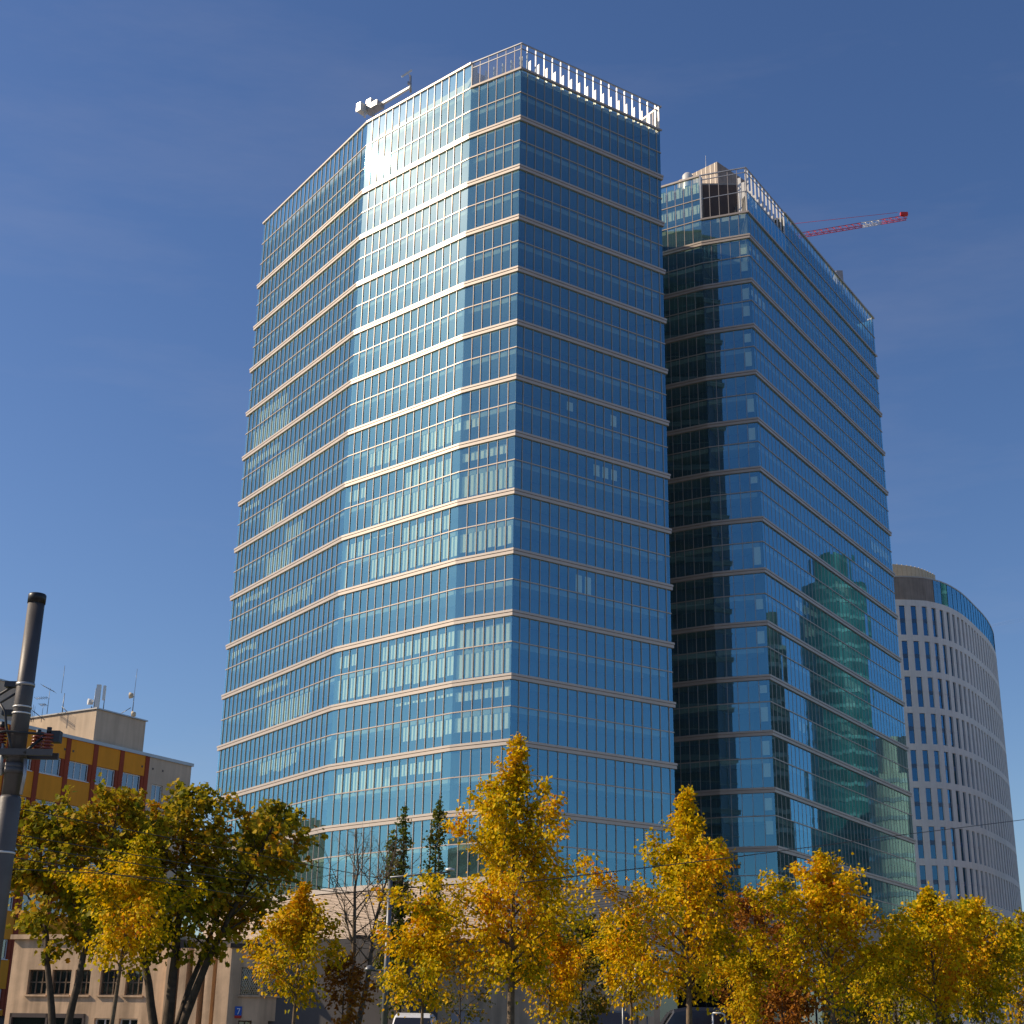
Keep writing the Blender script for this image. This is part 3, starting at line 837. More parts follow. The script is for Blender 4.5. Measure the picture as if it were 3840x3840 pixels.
# sector antennas
sa = empty('sector_antenna', tuple(at(*z1p(705,1130), YB+4)), 'pair of tall grey-white panel antennas with small drum dish on lift-room roof', 'antenna')
for (x0, x1, y0, y1) in ((687,735,905,1068),(742,770,912,1015)):
    a, c = at(*z1p(x0, y1), YB+4), at(*z1p(x1, y0), YB+4); o = MB(); o.box((a.x, YB+3.85, a.z), (c.x, YB+4.1, c.z)); o.build('panel', 'white_metal', sa)
for x in (700, 742, 672):
    o, _, _ = aerial_mast(x, 930, 1135, YB+4.3, 0.05); o.build('mast', 'lamp_grey', sa)
c = at(*z1p(655,1028), YB+4); o = MB(); o.tube([(c.x-0.18,YB+3.9,c.z),(c.x+0.18,YB+4.1,c.z)], [0.26,0.2], 14); o.build('dish', 'white_metal', sa)
o = MB(); p_, q_ = at(*z1p(610,1135), YB+4), at(*z1p(668,1065), YB+4); o.tube([p_, q_], 0.035, 5); p_ = at(*z1p(655,1130), YB+4); o.tube([p_, at(*z1p(662,1060), YB+4)], 0.03, 5); o.build('stay', 'lamp_grey', sa)
ma = empty('mast_aerial', tuple(at(*z1p(955,1120), YB+6)), 'slim pole aerial with two small dishes near lift-room edge', 'antenna')
o, b0, t = aerial_mast(957, 960, 1125, YB+6, 0.05); o.build('mast', 'lamp_grey', ma)
o = MB(); o.tube([(b0.x, YB+6, t.z), (b0.x+0.02, YB+6, t.z+2.0)], 0.018, 5); o.build('whip', 'lamp_grey', ma)
for (x, y) in ((950,982),(967,1118)):
    c = at(*z1p(x, y), YB+5.8); o = MB(); o.tube([(c.x-0.14,c.y,c.z),(c.x+0.16,c.y,c.z)], [0.26,0.18], 12); o.build('dish', 'sign_beige', ma)
o = MB(); o.tube([at(*z1p(880,1110), YB+6), at(*z1p(948,1070), YB+6)], 0.03, 5); o.build('stay', 'lamp_grey', ma)
wa = empty('whip_aerial', tuple(at(*z1p(437,1140), YB+10)), 'tall thin whip aerial with slanting stay on ochre block roof', 'antenna')
o, b0, t = aerial_mast(445, 965, 1150, YB+10, 0.06); o.tube([t, (t.x, t.y, t.z+2.4)], 0.02, 5); o.build('mast', 'lamp_grey', wa)
o = MB(); o.tube([at(*z1p(450,1062), YB+10), at(*z1p(530,1145), YB+10)], 0.04, 5); o.build('stay', 'lamp_grey', wa)
ya = empty('television_aerial', tuple(at(*z1p(340,1100), YB+2)), 'stepped yagi television aerials on a thin mast above ochre roof', 'antenna')
o, b0, t = aerial_mast(340, 925, 1115, YB+2, 0.03); o.build('mast', 'lamp_grey', ya)
for (xa, ya_, xb, yb_) in ((308,908,395,955),(260,1003,345,998),(290,1050,335,1048)):
    a, c = at(*z1p(xa, ya_), YB+2), at(*z1p(xb, yb_), YB+2); o = MB(); o.tube([a, c], 0.022, 5)
    for s in range(6):
        m_ = a.lerp(c, s/5); o.tube([(m_.x, m_.y-0.5, m_.z), (m_.x, m_.y+0.5, m_.z)], 0.012, 4)
    o.build('boom', 'lamp_grey', ya)
y2 = empty('television_aerial', tuple(at(*z1p(230,1170), YB-2)), 'cluster of short thin aerial rods beside slanted brace above ochre roof', 'antenna')
for x, yt in ((218,1075),(228,1048),(240,1060),(298,1040)):
    o, b0, t = aerial_mast(x, yt, 1175, YB-2, 0.025); o.build('rod', 'lamp_grey', y2)
o = MB(); o.tube([at(*z1p(235,1090), YB-2), at(*z1p(325,1160), YB-2)], 0.03, 5); o.build('brace', 'lamp_grey', y2)

# ------------------------------------------------------------------ low old building in front of the podium
def z2p(x, y): return x*0.46584, 2940+y*0.46584
def z3p(x, y): return 800+x*0.46584, 2940+y*0.46584
YL = 76.0
a0 = at(*z2p(120,1250), YL); ZL = a0.z
dL = Vector((1.0, -0.30)).normalized()
Wl = Vector((a0.x, a0.y))
def on_wall(px, py, o, d):
    """distance along a wall (start o, direction d) and height of the point seen at a pixel"""
    r = ray(px, py); n = Vector((d.y, -d.x))
    k = o.dot(n)/(r.x*n.x+r.y*n.y); h = Vector((r.x*k, r.y*k))
    return (h-o).dot(d), r.z*k+ZC
uE, _ = on_wall(*z2p(1385, 1500), Wl, dL)
OL = empty('old_low_building', (Wl.x, Wl.y, 0), 'weathered beige two-storey building with ribbed piers and grille windows', 'building')
frL, _ = frame(Wl, Wl+dL*uE)
wins = []
for (x0, x1, y0, y1) in ((235,365,1497,1702),(425,555,1495,1700),(610,712,1495,1697),(815,940,1495,1697),(1020,1142,1493,1694)):
    ua, zt_ = on_wall(*z2p(x0, y0), Wl, dL); ub, zb_ = on_wall(*z2p(x1, y1), Wl, dL); wins.append((ua, ub, zb_, zt_))
zw0, zw1 = sum(w[2] for w in wins)/5, sum(w[3] for w in wins)/5
gw = []
for (x0, x1) in ((760,910),(960,1110)):
    ua, zt_ = on_wall(*z2p(x0, 1885), Wl, dL); ub, _ = on_wall(*z2p(x1, 1885), Wl, dL); gw.append((ua, ub, 0.9, zt_))
def wall_with_holes(fr, u0, u1, z0, z1, rows_, depth, name, mat, parent):
    """rows_: [(zlo, zhi, [(ua, ub), ...])] sorted from the bottom; leaves real openings"""
    b = MB(); z = z0
    for (lo, hi, hs) in rows_:
        if lo > z: b.fbox(fr, u0, u1, -depth, 0, z, lo)
        u = u0
        for (ua, ub) in hs:
            b.fbox(fr, u, ua, -depth, 0, lo, hi); u = ub
        b.fbox(fr, u, u1, -depth, 0, lo, hi); z = hi
    b.fbox(fr, u0, u1, -depth, 0, z, z1)
    return b.build(name, mat, parent)
sx0, szt = on_wall(*z2p(22, 1815), Wl, dL); sx1, _ = on_wall(*z2p(690, 1830), Wl, dL)
zg = gw[0][3]
wall_with_holes(frL, 0, uE, 0, ZL, [(0.35, zg, [(max(sx0,0.3), sx1)]+[(g[0], g[1]) for g in gw]), (zw0, zw1, [(w[0], w[1]) for w in wins])], 0.4, 'wall', 'old_render', OL)
b = MB(); b.fbox(frL, -0.15, uE, -9, 0.18, ZL, ZL+0.22); b.build('cornice', 'old_render', OL)
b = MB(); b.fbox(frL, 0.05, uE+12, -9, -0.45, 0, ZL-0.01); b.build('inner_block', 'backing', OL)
def lattice_window(fr, ua, ub, z0, z1, parent, nx=3, ny=2, mat='bark', grille=False, glassm='window_glass'):
    w = MB(); t = 0.06
    for k in range(nx+1): 
        u = ua+(ub-ua-t)*k/nx; w.fbox(fr, u, u+t, -0.26, -0.16, z0, z1)
    for k in range(ny+1):
        z = z0+(z1-z0-t)*k/ny
        for j in range(nx): w.fbox(fr, ua+(ub-ua-t)*j/nx+t, ua+(ub-ua-t)*(j+1)/nx, -0.25, -0.17, z, z+t)
    o = w.build('window', mat, parent)
    g = MB(); g.fbox(fr, ua+0.02, ub-0.02, -0.22, -0.20, z0+0.02, z1-0.02); g.build('pane', glassm, o)
    g = MB(); g.fbox(fr, ua-0.08, ub+0.08, 0.003, 0.1, z0-0.09, z0-0.01); g.build('sill', 'old_render', o)
    if grille:
        g = MB(); n = 8
        o_, t_, n_ = fr
        PP = lambda u, d, z: (o_[0]+t_[0]*u+n_[0]*d, o_[1]+t_[1]*u+n_[1]*d, z)
        hgt = (z1-z0); wid = ub-ua
        for k in range(-n, n):
            for sgn in (1, -1):
                u_s = ua+wid*k/n if sgn > 0 else ub-wid*k/n
                pts = []
                for q in range(2):
                    u_ = u_s+sgn*q*hgt*0.55; pts.append([u_, z0+q*hgt])
                # clip to the opening
                (ua_, za_), (ub_, zb_) = pts
                def clip(u, lo, hi): return min(max(u, lo), hi)
                t0 = (clip(ua_, ua, ub)-ua_)/(ub_-ua_); t1 = (clip(ub_, ua, ub)-ua_)/(ub_-ua_)
                if t1-t0 < 0.05: continue
                g.tube([PP(ua_+(ub_-ua_)*t0, -0.06, za_+(zb_-za_)*t0), PP(ua_+(ub_-ua_)*t1, -0.06, za_+(zb_-za_)*t1)], 0.022, 4)
        g.build('grille', 'sign_beige', o)
    return o
for w in wins: lattice_window(frL, w[0], w[1], zw0, zw1, OL, 3, 2, 'bark')
for g_ in gw: lattice_window(frL, g_[0], g_[1], 0.35, zg, OL, 2, 2, 'window_white')
shop = MB()
ua, ub = max(sx0, 0.3), sx1
for (p_, q_, z0_, z1_) in ((ua, ub, szt-0.16, zg-0.003), (ua, ua+0.12, 0.36, szt-0.16), (ub-0.12, ub, 0.36, szt-0.16), ((ua+ub)/2-0.06, (ua+ub)/2+0.06, 0.36, szt-0.16)):
    shop.fbox(frL, p_, q_, -0.2, 0.06, z0_, z1_)
so = shop.build('shop_window', 'dark_brown', OL); g = MB(); g.fbox(frL, ua+0.1, ub-0.1, -0.1, -0.08, 0.36, szt-0.17); g.build('pane', 'window_glass', so)
# ribbed pier block and shaded right-hand wing
uP0, _ = on_wall(*z2p(1385, 1500), Wl, dL); cP = Wl+dL*uP0
uP1, _ = on_wall(*z3p(196, 1500), Wl, dL); cE = Wl+dL*uP1+Vector((0.16, -1.0)).normalized()*(-0.0)
npier = 5
zP = at(*z3p(195,1325), cE.y).z
for k in range(npier):
    u0 = uP0+(uP1-uP0)*k/npier; u1 = uP0+(uP1-uP0)*(k+0.55)/npier; u2 = uP0+(uP1-uP0)*(k+1)/npier
    if k == npier-1: u1 = u2
    b = MB(); b.fbox(frL, u0, u1, -0.4, 0.55 if k < npier-1 else 0.75, 0, zP); b.build('pier', 'old_render', OL)
    if u2 > u1: b = MB(); b.fbox(frL, u1, u2, -0.4, -0.1, 0, zP-0.05); b.build('pier_recess', 'old_render', OL)
wS = Wl+dL*uP1+Vector(frL[2])*0.75
dW = Vector((1.0, 0.28)).normalized(); frW, _ = frame(wS, wS+dW)
uW, zWr = on_wall(*z3p(1420, 1420), wS, dW)
wr = []
for (x0, x1, y0, y1, gr) in ((230,362,1475,1700,True),(415,530,1480,1705,True),(805,915,1500,1735,True),(1000,1110,1535,1740,False),(1150,1270,1560,1745,False),(1310,1420,1560,1745,True)):
    ua, za_ = on_wall(*z3p(x0, y0), wS, dW); ub, zb_ = on_wall(*z3p(x1, y1), wS, dW); wr.append((ua, ub, zb_, za_, gr))
zq0, zq1 = wr[0][2], wr[0][3]
lowr = [(on_wall(*z3p(x, 1910), wS, dW)[0], on_wall(*z3p(x+110, 1910), wS, dW)[0]) for x in (200, 440, 760, 960, 1180, 1380)]
zl1 = on_wall(*z3p(300, 1905), wS, dW)[1]
wall_with_holes(frW, 0, uW+14, 0, zP, [(0.4, zl1, lowr), (zq0, zq1, [(w[0], w[1]) for w in wr])], 0.4, 'side_wall', 'old_render', OL)
for w in wr: lattice_window(frW, w[0], w[1], zq0, zq1, OL, 2, 3, 'window_white', grille=w[4])
for (ua, ub) in lowr: lattice_window(frW, ua, ub, 0.4, zl1, OL, 2, 1, 'bark')
b = MB(); b.fbox(frW, -0.1, uW+14.1, -8, 0.15, zP+0.003, zP+0.2); b.build('roof_edge', 'bark_dark', OL)
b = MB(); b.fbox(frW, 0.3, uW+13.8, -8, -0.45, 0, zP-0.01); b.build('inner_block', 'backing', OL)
b = MB(); b.fbox(frW, 6.5, uW+9, -7.5, -2.2, zP+0.2, zP+0.75); b.build('roof_storey', 'old_render', OL)
b = MB(); b.fbox(frW, 6.2, uW+9.3, -7.8, -1.8, zP+0.75, zP+0.9); b.build('roof_edge', 'bark_dark', OL)
# house number plate
un, zn = on_wall(*z3p(200, 1838), wS, dW)
plate = empty('house_number_plate', (wS.x+dW.x*un+frW[2][0]*0.03, wS.y+dW.y*un+frW[2][1]*0.03, zn), 'small blue and red house number plate with white 7 on corner pier', 'sign')
b = MB(); b.fbox(frW, un-0.16, un+0.16, 0.012, 0.04, zn-0.14, zn+0.26); b.build('plate', 'sign_blue', plate)
b = MB(); b.fbox(frW, un-0.16, un+0.16, 0.012, 0.04, zn-0.26, zn-0.143); b.build('base_strip', 'sign_red', plate)
b = MB(); b.fbox(frW, un-0.07, un+0.08, 0.042, 0.05, zn+0.14, zn+0.18)
o_, t_, n_ = frW
PPW = lambda u, d, z: (o_[0]+t_[0]*u+n_[0]*d, o_[1]+t_[1]*u+n_[1]*d, z)
b.hexa([PPW(un-0.04,0.05,zn-0.09),PPW(un,0.05,zn-0.09),PPW(un,0.042,zn-0.09),PPW(un-0.04,0.042,zn-0.09),PPW(un+0.04,0.05,zn+0.138),PPW(un+0.08,0.05,zn+0.138),PPW(un+0.08,0.042,zn+0.138),PPW(un+0.04,0.042,zn+0.138)])
b.build('numeral', 'sign_white', plate)

# ------------------------------------------------------------------ catenary pole on the left
YP = 23.0
top = at(141, 2229, YP)
PX = top.x
rp = lambda z: 0.135+(top.z-z)*0.0022
pole = empty('catenary_pole', (PX, YP, 0), 'grey tubular tram-line pole with dark cap and red insulators', 'pole')
zs = at(60, 2985, YP).z
b = MB(); b.lathe((PX, YP, 0), [(rp(zs), zs), (rp(top.z), top.z-0.16)], 28); b.build('upper_tube', 'pole_paint', pole)
b = MB(); b.lathe((PX, YP, 0), [(rp(0)+0.035, 0), (rp(zs)+0.03, zs-0.05), (rp(zs)+0.003, zs)], 28); b.build('lower_tube', 'pole_paint', pole)
b = MB(); b.lathe((PX, YP, 0), [(0.145, top.z-0.16), (0.147, top.z-0.02), (0.135, top.z)], 28); b.build('cap', 'black_plastic', pole)
def zpx(y): return at(*z1p(150, y), YP).z
for (y, h) in ((905,0.05),(1068,0.025),(1115,0.025)):
    z = zpx(y); b = MB(); b.lathe((PX, YP, 0), [(rp(z)+0.012, z-h/2), (rp(z)+0.012, z+h/2)], 24); b.build('clamp_band', 'grey_metal' if h > 0.03 else 'white_metal', pole)
for y in (1415, 1500, 1530):
    z = zpx(y); b = MB(); b.lathe((PX, YP, 0), [(rp(z)+0.03, z-0.05), (rp(z)+0.03, z+0.05)], 24); b.build('clamp_band', 'pole_paint', pole)
zl = at(*z2p(60, 555), YP).z; b = MB(); b.lathe((PX, YP, 0), [(rp(zl)+0.042, zl-0.015), (rp(zl)+0.042, zl+0.015)], 24); b.build('clamp_band', 'white_metal', pole)
# cross-arm with ribbed insulators
za = zpx(1405)
b = MB()
b.box((PX-0.75, YP-0.20, za-0.05), (PX+0.62, YP-0.14, za+0.05)); b.box((PX-0.75, YP+0.14, za-0.05), (PX+0.62, YP+0.20, za+0.05)); b.build('cross_arm', 'pole_paint', pole)
for (x, y) in ((345,1330),(268,1345),(5,1290)):
    c = at(*z1p(x, y), YP-0.05 if x != 268 else YP+0.25); prof = []; h = -0.15
    for k in range(6):
        prof += [(0.045, h), (0.095, h+0.012), (0.095, h+0.03), (0.045, h+0.045)]; h += 0.053
    b = MB(); b.lathe((c.x, c.y, c.z), prof, 18); io = b.build('insulator', 'insulator', pole)
    b = MB(); b.tube([(c.x, c.y, za+0.03), (c.x, c.y, c.z-0.14)], 0.03, 8); b.tube([(c.x, c.y, c.z+0.16), (c.x, c.y, c.z+0.26)], 0.04, 8); b.build('stud', 'dark_metal', io)
c = at(*z1p(410,1278), YP); b = MB(); b.box((c.x-0.07, c.y-0.08, c.z-0.10), (c.x+0.07, c.y+0.08, c.z+0.08)); b.build('terminal_clamp', 'dark_metal', pole)
b = MB(); b.tube([at(*z1p(-30,1250), YP-0.3), at(*z1p(45,1240), YP-0.25), at(*z1p(130,1248), YP-0.22), at(*z1p(330,1262), YP-0.1), at(*z1p(425,1262), YP)], 0.02, 6)
b.tube([at(*z1p(0,1040), YP-0.2), at(*z1p(38,1100), YP-0.2), at(*z1p(45,1200), YP-0.2), at(*z1p(75,1330), YP-0.2), at(*z1p(90,1420), YP-0.15)], 0.022, 6)
b.tube([at(*z1p(175,1400), YP-0.2), at(*z1p(240,1340), YP-0.1), at(*z1p(330,1275), YP)], 0.025, 6); b.build('jumper_cable', 'cable', pole)
for (x, y) in ((95,905),(75,1110)):
    c = at(*z1p(x, y), YP); b = MB(); b.box((c.x-0.12, c.y-0.06, c.z-0.04), (PX-rp(c.z)+0.01, c.y+0.06, c.z+0.05)); b.build('bracket', 'dark_metal', pole)
b = MB(); b.tube([at(*z1p(130,905), YP), at(*z1p(70,930), YP), at(*z1p(-60,1010), YP)], 0.022, 6); b.tube([at(*z1p(125,960), YP), at(*z1p(60,1000), YP), at(*z1p(-40,1060), YP)], 0.018, 6); b.build('span_wire', 'cable', pole)
b = MB(); b.tube([at(*z1p(185,1440), YP-0.1), at(*z1p(178,1560), YP-0.1), at(*z1p(150,1700), YP-0.1)], 0.03, 6); b.tube([at(*z1p(20,1330), YP-0.1), at(*z1p(5,1560), YP-0.1)], 0.03, 6); b.build('stay_rod', 'grey_metal', pole)

# ------------------------------------------------------------------ street lamp pole with overhead arm (right of the bare tree)
YS = 40.0
s_top = at(*z3p(1425, 775), YS)
lp = empty('street_lamp', (s_top.x, YS, 0), 'dark slender lamp post with dome lamp and side arm before louvred podium', 'street lamp')
b = MB(); b.lathe((s_top.x, YS, 0), [(0.085, 0), (0.075, s_top.z*0.5), (0.06, s_top.z)], 18); b.build('post', 'lamp_grey', lp)
a_, c_ = at(*z3p(1430, 752), YS), at(*z3p(1905, 708), YS)
b = MB(); b.tube([(s_top.x, YS, s_top.z-0.02), (s_top.x, YS, a_.z), c_], [0.03, 0.03, 0.025], 8); b.build('top_arm', 'lamp_grey', lp)
c_ = at(*z3p(1258, 1487), YS); e_ = at(*z3p(1390, 1500), YS)
b = MB(); b.tube([(s_top.x, YS, e_.z), (c_.x+0.1, YS, c_.z-0.05)], 0.025, 8); b.build('lamp_arm', 'lamp_grey', lp)
b = MB(); b.lathe((c_.x, YS, c_.z), [(0.02, 0.09), (0.07, 0.07), (0.13, 0.01), (0.14, -0.04), (0.11, -0.06)][::-1], 20); b.build('lamp_head', 'lamp_grey', lp)
z_ = at(*z3p(1400, 1168), YS).z; b = MB(); b.lathe((s_top.x, YS, 0), [(0.085, z_-0.02), (0.085, z_+0.02)], 18); b.build('band', 'white_metal', lp)
q_ = at(*z3p(1905, 690), YS); b = MB(); b.lathe((q_.x, YS, q_.z), [(0.03,-0.04),(0.13,-0.03),(0.12,0.03),(0.03,0.05)], 16); b.build('lamp_head', 'white_metal', lp)
# slim lamp behind the small tree
YS2 = 62.0
t_ = at(2382, 3462, YS2); l2 = empty('street_lamp', (t_.x, YS2, 0), 'thin dark bracket lamp post behind small yellow linden', 'street lamp')
b = MB(); b.tube([(t_.x, YS2, 0), (t_.x, YS2, t_.z)], [0.09, 0.06], 10); b.build('post', 'lamp_grey', l2)
b = MB(); b.tube([(t_.x, YS2, t_.z), (t_.x+0.7, YS2, t_.z+0.05)], 0.05, 8); b.box((t_.x+0.6, YS2-0.12, t_.z-0.02), (t_.x+1.1, YS2+0.12, t_.z+0.08)); b.build('arm', 'lamp_grey', l2)
t_ = at(2336, 3715, 60); l3 = empty('street_lamp', (t_.x+0.1, 60, 0), 'low globe lamp on thin post beside the parked van', 'street lamp')
b = MB(); b.tube([(t_.x, 60, 0), (t_.x, 60, t_.z)], 0.05, 8); b.build('post', 'lamp_grey', l3)
b = MB(); b.lathe((t_.x, 60, t_.z), [(0.05,-0.1),(0.2,-0.05),(0.24,0.04),(0.15,0.14),(0.03,0.17)], 14); b.build('lamp_head', 'white_metal', l3)

# ------------------------------------------------------------------ overhead wires
def wire(pts, label, r=0.012, sag=0.0):
    P3 = [at(x, y, Y) for x, y, Y in pts]; out = []
    for a, c in zip(P3[:-1], P3[1:]):
        for k in range(9):
            t = k/8; q = a.lerp(c, t); q.z -= sag*4*t*(1-t); out.append(q)
    b = MB(); b.tube(out, r, 5)
    return b.build('overhead_wire', 'cable', None, label, 'wire', 'tram wires strung across the street')
lab = 'thin dark tram wire strung across in front of the louvred podium'
wire([(-200, 3000, 24), (85, 3035, 26), (1462, 3302, 40), (2300, 3520, 48)], 'topmost dark tram wire running from the pole to the lamp post top', 0.009)
wire([(-200, 3085, 24), (880, 3270, 34), (1460, 3370, 40), (2260, 3545, 48)], 'dark tram wire passing below the lamp post top across the louvres', 0.009)
wire([(-200, 3130, 24), (900, 3300, 34), (1440, 3368, 40)], 'tram wire ending at the lamp post beneath its top', 0.009)
wire([(-100, 3190, 24), (1100, 3390, 36), (1450, 3460, 40)], 'lowest dark tram wire ending at the lamp post collar', 0.009)
wire([(-100, 3252, 24), (330, 3272, 26), (800, 3310, 30)], 'pale grey steady-arm wire running through the maple crowns', 0.008)
wire([(2020, 3430, 40), (2320, 3500, 46), (2480, 3545, 50)], 'dark cable crossing the shaded podium between the lindens', 0.009)
wire([(1950, 3310, 24), (2747, 3215, 30), (3350, 3135, 36), (3990, 3055, 44)], 'single thin wire rising across the curved pale building', 0.009)

# ------------------------------------------------------------------ vehicles in the parking lane
def wheel(parent, c, r=0.33, w=0.22, axis='x'):
    b = MB(); ax = Vector((1,0,0)) if axis == 'x' else Vector((0,1,0))
    b.tube([Vector(c)-ax*w/2, Vector(c)-ax*w*0.42, Vector(c)+ax*w*0.42, Vector(c)+ax*w/2], [r*0.9, r, r, r*0.9], 20); o = b.build('wheel', 'rubber', parent)
    b = MB(); b.tube([Vector(c)-ax*(w/2+0.01), Vector(c)+ax*(w/2+0.01)], r*0.6, 14); b.build('rim', 'grey_metal', o)
def loft(b, secs, close=True, smooth=True):
    n = len(secs[0]); base = len(b.v)
    for s in secs: b.v += [tuple(p) for p in s]
    for i in range(len(secs)-1):
        for k in range(n):
            j = (k+1) % n; b.f.append((base+i*n+k, base+i*n+j, base+(i+1)*n+j, base+(i+1)*n+k)); b.sm.append(smooth)
    b.f.append(tuple(base+k for k in range(n-1, -1, -1))); b.f.append(tuple(base+(len(secs)-1)*n+k for k in range(n))); b.sm += [False, False]
def van(cx, fy, length, w, h, mat, label, hood=0.9, axis='y', flip=1):
    """van whose nose points to the camera (axis y) or sideways (axis x)"""
    root = empty('parked_van', (cx, fy, 0), label, 'van')
    T = (lambda x, y, z: (cx+x, fy+y, z)) if axis == 'y' else (lambda x, y, z: (cx+flip*y, fy+x, z))
    prof = lambda ww, z0, z1, tap: [(-ww/2, z0), (ww/2, z0), (ww/2, z0+(z1-z0)*0.45), (ww/2-tap, z1-0.14), (ww/2-tap-0.12, z1), (-ww/2+tap+0.12, z1), (-ww/2+tap, z1-0.14), (-ww/2, z0+(z1-z0)*0.45)]
    secs = []
    for (y, ww, z0, z1, tap) in ((0, w*0.86, 0.4, 0.95, 0.02), (0.12, w*0.97, 0.3, 1.15, 0.02), (hood, w, 0.3, 1.32, 0.03), (hood+0.95, w, 0.3, h-0.10, 0.16), (hood+1.5, w, 0.3, h, 0.15), (length-0.15, w, 0.3, h, 0.14), (length, w*0.97, 0.35, h-0.1, 0.14)):
        secs.append([T(x, y, z) for x, z in prof(ww, z0, z1, tap)])
    b = MB(); loft(b, secs, smooth=False); b.build('body', mat, root)
    # windscreen and side glass sit just proud of the body
    b = MB(); zz0, zz1 = 1.36, h-0.22; y0, y1 = hood+0.01, hood+0.80
    ws = [(-w/2+0.10, y0-0.03, zz0), (w/2-0.10, y0-0.03, zz0), (w/2-0.24, y1-0.02, zz1), (-w/2+0.24, y1-0.02, zz1)]
    b.hexa([T(*p) for p in ws]+[T(p[0], p[1]+0.02, p[2]+0.02) for p in ws]); b.build('windscreen', 'car_dark', root)
    for s in (-1, 1):
        sg = [(s*(w/2+0.008), hood+0.75, 1.25), (s*(w/2+0.008), hood+1.9, 1.25), (s*(w/2-0.13), hood+1.9, h-0.35), (s*(w/2-0.13), hood+1.05, h-0.35)]
        b = MB(); b.hexa([T(*p) for p in sg]+[T(p[0]+s*0.01, p[1], p[2]) for p in sg]); b.build('side_window', 'car_dark', root)
        b = MB(); c = T(s*(w/2+0.17), hood+0.55, 1.55); b.box((c[0]-0.1, c[1]-0.08, c[2]-0.2), (c[0]+0.1, c[1]+0.08, c[2]+0.2)); b.build('mirror', 'black_plastic', root)
        b = MB(); c = T(s*(w/2-0.28), -0.01, 0.85); b.box((c[0]-0.16, c[1]-0.03, c[2]-0.1), (c[0]+0.16, c[1]+0.03, c[2]+0.1)); b.build('headlight', 'white_metal', root)
        for yy in (0.95, length-1.1):
            wheel(root, T(s*(w/2-0.12), yy, 0.34), axis='x' if axis == 'y' else 'y')
    return root
c_ = at(2294, 3786, 67.0); van(c_.x, 66.0, 5.4, 2.05, c_.z, 'car_dark', 'dark van with broad windscreen parked facing the street near beige board')
c_ = at(2595, 3776, 66.0); van(c_.x-2.6, 67, 5.2, 1.95, c_.z, 'car_dark', 'dark van parked side-on behind the linden trunk', axis='x')
c_ = at(1545, 3796, 64.0); van(c_.x, 63, 5.0, 1.95, c_.z, 'car_white', 'white round-roofed van parked nose-on by the lamp post', hood=1.0)

# notice board on posts
c0, c1 = at(2376, 3752, 58), at(2452, 3812, 58)
nb_ = empty('notice_board', ((c0.x+c1.x)/2, 58, 0), 'blank beige board on two thin posts beside dark van', 'sign')
b = MB(); b.box((c0.x, 57.97, c1.z), (c1.x, 58.03, c0.z)); b.build('board', 'sign_beige', nb_)
for x in (c0.x+0.05, c1.x-0.25):
    b = MB(); b.tube([(x, 58.06, 0), (x, 58.06, c0.z)], 0.025, 8); b.build('post', 'lamp_grey', nb_)
# grey utility kiosk and white bent rail
c0, c1 = at(1695, 3788, 66), at(1800, 3790, 66)
ks = empty('utility_kiosk', ((c0.x+c1.x)/2, 66, 0), 'plain grey flat-topped utility kiosk behind tall yellow linden', 'kiosk')
b = MB(); b.box((c0.x, 65.5, 0), (c1.x, 67, c0.z)); b.build('cabinet', 'panel_paint', ks)
b = MB(); b.box((c0.x-0.06, 65.4, c0.z), (c1.x+0.06, 67.1, c0.z+0.06)); b.build('lid', 'grey_metal', ks)
q_ = [at(*( (2300+x*0.46584, 2940+y*0.46584)), 57) for x, y in ((800,1845),(870,1843),(893,1858),(903,1932))]
b = MB(); b.tube([Vector((q_[0].x-0.02, 57, 0)), q_[0]], 0.035, 8); b.tube(q_+[Vector((q_[-1].x+0.02, 57, 0))], 0.035, 8); b.build('bent_rail', 'white_metal', None, 'white bent tubular rail end beside side-on dark van', 'railing')

# ------------------------------------------------------------------ trees
leafmat('linden_leaf', [(0.0,(0.20,0.22,0.004)),(0.28,(0.50,0.38,0.004)),(0.58,(0.83,0.56,0.004)),(0.88,(0.84,0.42,0.005)),(1.0,(0.55,0.16,0.008))], 0.40)
leafmat('linden_leaf_green', [(0.0,(0.13,0.18,0.005)),(0.4,(0.42,0.35,0.005)),(0.75,(0.74,0.48,0.005)),(1.0,(0.70,0.32,0.008))], 0.40)
leafmat('maple_leaf', [(0.0,(0.10,0.12,0.008)),(0.35,(0.27,0.24,0.010)),(0.7,(0.50,0.35,0.012)),(1.0,(0.52,0.20,0.012))], 0.45)
leafmat('brown_leaf', [(0.0,(0.20,0.07,0.012)),(0.5,(0.36,0.13,0.015)),(1.0,(0.48,0.24,0.02))], 0.35)
leafmat('olive_leaf', [(0.0,(0.06,0.075,0.012)),(0.5,(0.16,0.14,0.014)),(1.0,(0.38,0.19,0.014))], 0.35)
leafmat('poplar_leaf', [(0.0,(0.07,0.11,0.018)),(0.6,(0.15,0.17,0.02)),(1.0,(0.36,0.24,0.02))], 0.35)

